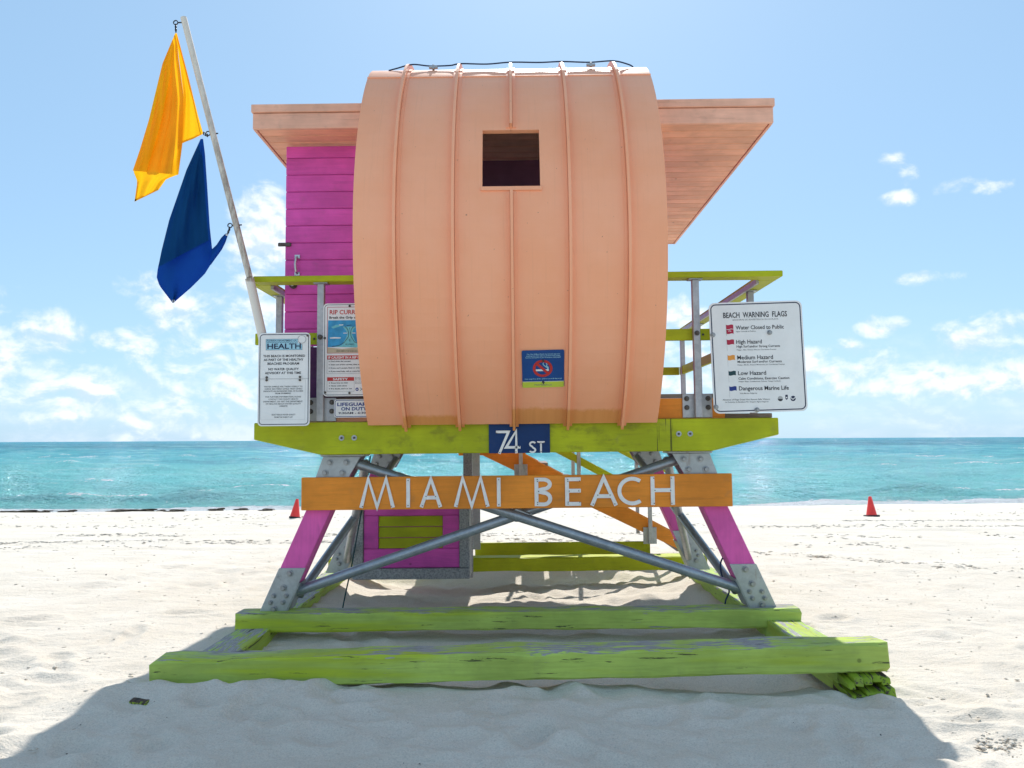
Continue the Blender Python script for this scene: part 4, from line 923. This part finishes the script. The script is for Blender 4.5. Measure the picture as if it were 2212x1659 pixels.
def ribbon(mb, Lp, Rp, Y0, depth, nt=26, ns=14, Lk=None):
    def sample(pl, t):
        d = [0]
        for i in range(1, len(pl)): d.append(d[-1]+math.dist(pl[i], pl[i-1]))
        q = t*d[-1]
        for i in range(1, len(pl)):
            if q <= d[i] or i == len(pl)-1:
                u = (q-d[i-1])/max(1e-6, d[i]-d[i-1]); return (pl[i-1][0]+(pl[i][0]-pl[i-1][0])*u, pl[i-1][1]+(pl[i][1]-pl[i-1][1])*u)
    vs = []; fs = []
    for i in range(nt+1):
        t = i/nt; a = sample(Lp, t); b = sample(Rp, t)
        for j in range(ns+1):
            s = j/ns; x_, y_ = a[0]+(b[0]-a[0])*s, a[1]+(b[1]-a[1])*s; Y = Y0+depth(s, t); q = fz(x_, y_, Y); vs.append((q[0], Y, q[1]))
    for i in range(nt):
        for j in range(ns): fs.append((i*(ns+1)+j, i*(ns+1)+j+1, (i+1)*(ns+1)+j+1, (i+1)*(ns+1)+j))
    mb.add(vs, fs)
Fl = Thing('amber_flag', 'translucent amber yellow flag hanging from the pole top', 'flag', (*[0, 5.8, 0][:0], *(lambda q: (q[0], 5.8, q[1]))(fz(75, 1048, 5.8))))
wv = lambda a, f, p=0: (lambda s, t: a*math.sin(s*f+p+t*1.5)*min(1, t*2.2))
mb = MB(); LF = [(286, 172), (220, 330), (150, 620), (105, 770), (66, 885)]; RF = [(293, 172), (303, 300), (330, 500), (324, 745), (303, 906)]
ribbon(mb, LF, RF, 5.785, lambda s, t: -.040*min(1, t*2)*(math.sin(s*8+.6+.8*t)+.35*math.sin(s*19+t*5)+.15*math.sin(s*37-t*9))+.02*t, 44, 40)
body = Fl.part('cloth', mb, 'yflag', smooth=True)
mb = MB(); ribbon(mb, [(287, 176), (224, 330), (155, 620), (110, 765), (68, 885), (90, 940), (75, 1046)], [(292, 176), (302, 300), (328, 500), (322, 745), (302, 905), (240, 928), (200, 985)], 5.835, lambda s, t: .03*min(1, t*2)*(math.sin(s*7+1.)+.4*math.sin(s*15+t*6)), 40, 30)
Fl.part('cloth', mb, 'yflag', smooth=True)
mb = MB(); ribbon(mb, [(290, 172), (305, 300), (330, 500), (326, 600), (322, 744)], [(295, 172), (350, 380), (385, 520), (405, 600), (432, 692)], 5.815, lambda s, t: .02*(math.sin(s*5)+.5*math.sin(s*11+t*7))*t, 36, 18)
Fl.part('cloth', mb, 'yflag', smooth=True)
for pts, ox, oy, yy in (([(295, 172), (350, 380), (385, 520), (405, 600), (430, 690)], -8, 2, 5.81), ([(428, 696), (376, 722), (324, 741)], -1, -10, 5.81), ([(90, 942), (76, 1044)], 8, -2, 5.825), ([(76, 1044), (198, 986)], 1, -10, 5.825)):
    mb = MB(); ribbon(mb, pts, [(p[0]+ox, p[1]+oy) for p in pts], yy, lambda s, t: 0, 12, 1); Fl.part('hem', mb, 'yflag', smooth=True)
Fb = Thing('navy_flag', 'dark blue flag hanging below the amber flag', 'flag', (lambda q: (q[0], 5.8, q[1]))(fz(272, 1570, 5.8)))
mb = MB(); ribbon(mb, [(418, 720), (345, 880), (300, 1010), (255, 1140), (215, 1300), (198, 1385)], [(431, 720), (441, 800), (452, 960), (464, 1150), (470, 1240)], 5.775, lambda s, t: -.035*(math.sin(s*5+.5)+.35*math.sin(s*13+t*4)+.12*math.sin(s*31-t*8))*min(1, t*2), 40, 34)
Fb.part('cloth', mb, 'bflag', smooth=True)
mb = MB(); ribbon(mb, [(420, 726), (347, 880), (302, 1010), (257, 1140), (217, 1300), (196, 1390), (190, 1440), (205, 1482), (272, 1570)], [(430, 726), (440, 800), (450, 960), (463, 1150), (478, 1293), (490, 1340), (440, 1420), (370, 1490), (278, 1570)], 5.83, lambda s, t: .03*(math.sin(s*6+t*2)+.4*math.sin(s*12-t*7))*t, 46, 30)
Fb.part('cloth', mb, 'bflag', smooth=True)
mb = MB(); ribbon(mb, [(476, 1292), (500, 1270), (525, 1232), (545, 1212), (557, 1210)], [(470, 1375), (495, 1340), (528, 1295), (548, 1255), (561, 1214)], 5.825, lambda s, t: -.02*math.sin(s*3.1), 20, 8)
Fb.part('cloth', mb, 'bflag', smooth=True)
for (a, b) in ((277, 1560), (555, 1216)):
    q = fz(a, b, 5.8); Fb.part('grommet', MB().lathe((q[0], 5.80, q[1]), [(.011, 0), (.011, -.003), (.006, -.004)], 12, 'y'), 'chrome', smooth=True)

# ropes and cables
def rope(name, label, pts, r, mt, clips=()):
    base = pts[0]; th = Thing(name, label, 'rope', base); ps = [Vector(p) for p in pts]; out = []
    for i in range(len(ps)-1):      # catmull-rom
        p0, p1, p2, p3 = ps[max(i-1, 0)], ps[i], ps[i+1], ps[min(i+2, len(ps)-1)]
        for j in range(8):
            t = j/8; out.append(.5*((2*p1)+(p2-p0)*t+(2*p0-5*p1+4*p2-p3)*t*t+(3*p1-p0-3*p2+p3)*t**3))
    out.append(ps[-1]); th.part('line', MB().tube(out, r, 8), mt, smooth=True)
    for c in clips: th.part('clip', MB().box(c[0]-.035, c[0]+.035, c[1]-.012, c[1]+.012, c[2]-.01, c[2]+.010).box(c[0]-.010, c[0]+.010, c[1]-.016, c[1]+.016, c[2]-.018, c[2]+.020), 'galv', .004)
ct = R(60); cy_, cz_ = hp(ct, HR+.012)
rope('roof_cable', 'dark blue cable along the crest of the salmon metal front', [(-.99, cy_, cz_-.012), (-.93, cy_, cz_+.004), (-.80, cy_, cz_+.036), (-.66, cy_, cz_+.022), (-.5, cy_, cz_+.024), (-.41, cy_, cz_+.038), (-.2, cy_, cz_+.032), (-.01, cy_, cz_+.045), (.22, cy_, cz_+.04), (.40, cy_, cz_+.045), (.62, cy_, cz_+.036), (.81, cy_, cz_+.045), (.93, cy_, cz_+.015), (.97, cy_, cz_-.008)], .0058, 'rope',
     ((-.63, cy_-.01, cz_+.004), (.63, cy_-.01, cz_+.008)))
def pz(x_, y_, Y): q = px2(x_, y_, Y); return (q[0], Y, q[1])
rope('hanging_rope', 'thin dark teal line hanging from the deck by the left front leg', [pz(800, 985, 6.45), pz(790, 1060, 6.4), pz(778, 1120, 6.35), pz(760, 1220, 6.3), pz(748, 1275, 6.28), pz(737, 1330, 6.25)], .006, 'teal')
rope('loose_rope', 'dark cord looped from the right front leg down to the runner', [pz(1545, 1120, 6.5), pz(1570, 1180, 6.25), pz(1557, 1215, 6.2), pz(1560, 1245, 6.18), pz(1575, 1275, 6.16), pz(1567, 1300, 6.16), pz(1566, 1340, 6.18)], .0065, 'rope')

# ================================================================== on the beach
def cone(px_, Y, label, lean=0, h=.47):
    q = px2(px_, 1110, Y); x_ = q[0]; z_ = sz(x_, Y); th = Thing('traffic_cone', label, 'cone', (x_, Y, z_), 'cones by the waterline', tilt=False)
    th.o.rotation_euler = (R(-4), R(lean), R(20))
    b = th.base
    th.part('cone', MB().lathe(b+Vector((0, 0, .03)), [(.125, 0), (.118, .02), (.035, h-.04), (.030, h-.035), (.026, h-.03)], 20), 'cone', smooth=True)
    th.part('base', MB().box(b.x-.135, b.x+.135, b.y-.135, b.y+.135, b.z-.012, b.z+.031), 'rubber', .012)
cone(1883, 18.7, 'orange red traffic cone standing on open sand right of the tower'); cone(637, 19.3, 'orange red traffic cone leaning beside the tower left leg', 7)
def lump_mesh(name, seed, mt, sx=1., sy=1., szz=1., rough=.3):
    bm = bmesh.new(); bmesh.ops.create_icosphere(bm, subdivisions=3, radius=1); r = np.random.default_rng(seed)
    for v in bm.verts:
        n = float(fbm(np.array([v.co.x*2.3+seed]), np.array([v.co.y*2.3+v.co.z*1.7]), 3)[0]); v.co *= 1+rough*n+r.normal(0, .05)
        v.co.x *= sx; v.co.y *= sy; v.co.z *= szz
    me = bpy.data.meshes.new(name); bm.to_mesh(me); bm.free(); me.materials.append(M[mt]); return me
wm = [lump_mesh('seaweed_clump', s, 'weed', 1., .7, .42, .55) for s in (1, 2, 3)]
for i, (px_, hw) in enumerate(((35, 40), (62, 14), (105, 12), (143, 17), (232, 16), (268, 24), (300, 36), (338, 10), (385, 22), (466, 16), (512, 18), (580, 16))):
    xx, _ = px2(px_, 1102, 22.7); wd = hw*1.0*22.7/1661.6; o = bpy.data.objects.new('seaweed_clump', wm[i % 3]); COL.objects.link(o)
    yy = 22.75+.25*math.sin(i*2.1); o.location = (xx, yy, sz(xx, yy)+.02); o.scale = (wd*.85, .22, .075+.04*(i % 3 == 0)); o.rotation_euler = (0, 0, .1*math.sin(i*5))
    o['label'] = 'dark seaweed clump at the waterline, '+('leftmost of the row', 'second from the left', 'third from the left', 'fourth from the left', 'fifth from the left', 'sixth from the left', 'seventh and widest in the middle', 'eighth from the left', 'ninth from the left', 'tenth from the left', 'last but one towards the cone', 'nearest the leaning cone')[i]; o['category'] = 'seaweed'; o['group'] = 'seaweed clumps along the waterline'

# loose sand clods along wheel tracks and trodden patches, and small dark litter
def scatter(name, label, cat, mt, items, seed):
    r = np.random.default_rng(seed); V = []; Fc = []
    oct_ = np.array([(1, 0, 0), (0, 1, 0), (-1, 0, 0), (0, -1, 0), (0, 0, 1), (0, 0, -.6)]); of = [(0, 1, 4), (1, 2, 4), (2, 3, 4), (3, 0, 4), (1, 0, 5), (2, 1, 5), (3, 2, 5), (0, 3, 5)]
    I = np.array(items); Zs = sand_z(I[:, 0][None, :], I[:, 1][None, :], False)[0]
    for (x_, y_, a, b, c, th), z_ in zip(items, Zs):
        p = oct_*(1+r.normal(0, .22, (6, 1)))*np.array([a, b, c]); ct_, st_ = math.cos(th), math.sin(th)
        o = len(V); V += [(x_+q[0]*ct_-q[1]*st_, y_+q[0]*st_+q[1]*ct_, z_+q[2]) for q in p]; Fc += [tuple(i+o for i in f) for f in of]
    me = bpy.data.meshes.new(name); me.from_pydata(V, [], Fc); me.polygons.foreach_set('use_smooth', [True]*len(Fc)); me.materials.append(M[mt]); o = bpy.data.objects.new(name, me); COL.objects.link(o)
    o['label'] = label; o['category'] = cat; o['kind'] = 'stuff'; return o
it = []
def track(y0, slope, x0, x1, dens, spread, size=.035, wob=.15):
    n = int(abs(x1-x0)*dens)
    for i in range(n):
        x_ = x0+(x1-x0)*rng.random(); y_ = y0+slope*x_+wob*math.sin(x_*.7+y0)+rng.normal(0, spread)
        if y_ > 22.3 or float(vnoise(np.array([x_*.45+y0]), np.array([y0*3]))[0]) < -.05: continue
        s = size*(.5+rng.random()); it.append((x_, y_, s*1.6, s*.8, s*.55, rng.normal(0, .5)))
for (y0, sl2, x0, x1, dn, sp) in ((14.2, .02, -14, -2, 26, .12), (12.9, .03, -12, -2, 26, .12), (15.6, .01, -14, 0, 10, .2), (12.0, .05, -9, -2, 12, .2), (17.0, .0, -16, -3, 6, .3), (17.4, -.02, 3, 18, 22, .12), (15.8, .0, 4, 18, 16, .12), (14.0, .02, -2, 4, 22, .2), (12.8, .0, -2, 3, 18, .2), (13.6, -.02, 3, 16, 8, .25), (12.0, -.05, 4, 14, 14, .25), (19, 0, -16, 16, 5, .3), (16.2, .02, -3, 4, 12, .2), (20.5, 0, -18, 18, 4, .4)):
    track(y0, sl2, x0, x1, dn*2.2, sp, .026)
for i in range(900):      # diagonal wheel track on the right
    x_ = 2.6+rng.random()*7; y_ = 11.6-1.0*(x_-2.6)+rng.normal(0, .16); s = .020*(.5+rng.random()); it.append((x_, y_, s*1.5, s*.8, s*.5, rng.normal(-.6, .4)))
for i in range(1700):
    y_ = 3.2+rng.random()**1.3*8; x_ = 2.1+rng.random()**1.2*(1.5+y_*.8); s = .006*(.5+rng.random()**2*2.0); it.append((x_, y_, s*1.5, s, s*.6, rng.random()*3))
for i in range(1500):
    y_ = 3.4+rng.random()**1.3*8; x_ = -2.2-rng.random()**1.2*(1.5+y_*.8); s = .006*(.5+rng.random()**2*2.2); it.append((x_, y_, s*1.5, s, s*.6, rng.random()*3))
for i in range(520):
    a = rng.random()*6.28; rr = rng.random()**.6*.42; x_, y_ = 2.62+rr*math.cos(a)*1.1, 3.72+rr*math.sin(a)*.6; s = .0055*(.4+rng.random()**2*2.6); it.append((x_, y_, s*1.4, s, s*.8, rng.random()*3))
scatter('sand_clods', 'loose pale sand clods along wheel tracks', 'sand', 'sand', it, 3)
it = []
for i in range(380):
    y_ = 3.3+rng.random()**1.5*17; x_ = (rng.random()-.5)*(4+y_*1.6)
    if abs(x_) < 2.3 and 4.3 < y_ < 10 and rng.random() < .75: continue
    s = .0026*(.6+rng.random()**3*2.4)*(1+y_*.06); it.append((x_, y_, s*(1+rng.random()*3), s, s*.8, rng.random()*3))
scatter('beach_litter', 'small dark bits of seaweed and twig on the sand', 'debris', 'twig', it, 4)
it = [(-.95+.5*rng.random()*i*.5, 5.2+.25*rng.random(), .012+.01*rng.random(), .008, .006, rng.random()*3) for i in range(7)]
scatter('paper_scraps', 'white shell and paper scraps between the green beams', 'debris', 'paper', it, 6)
th = Thing('twig', 'curved dark twig on the sand between the two front green beams', 'twig', (.72, 5.45, sz(.72, 5.45)), tilt=False)
b = th.base; th.part('stick', MB().tube([b+Vector((-.06, -.06, .01)), b+Vector((-.03, 0, .022)), b+Vector((.03, .03, .02)), b+Vector((.06, .05, .01))], [.004, .006, .006, .003], 7), 'twig', smooth=True)
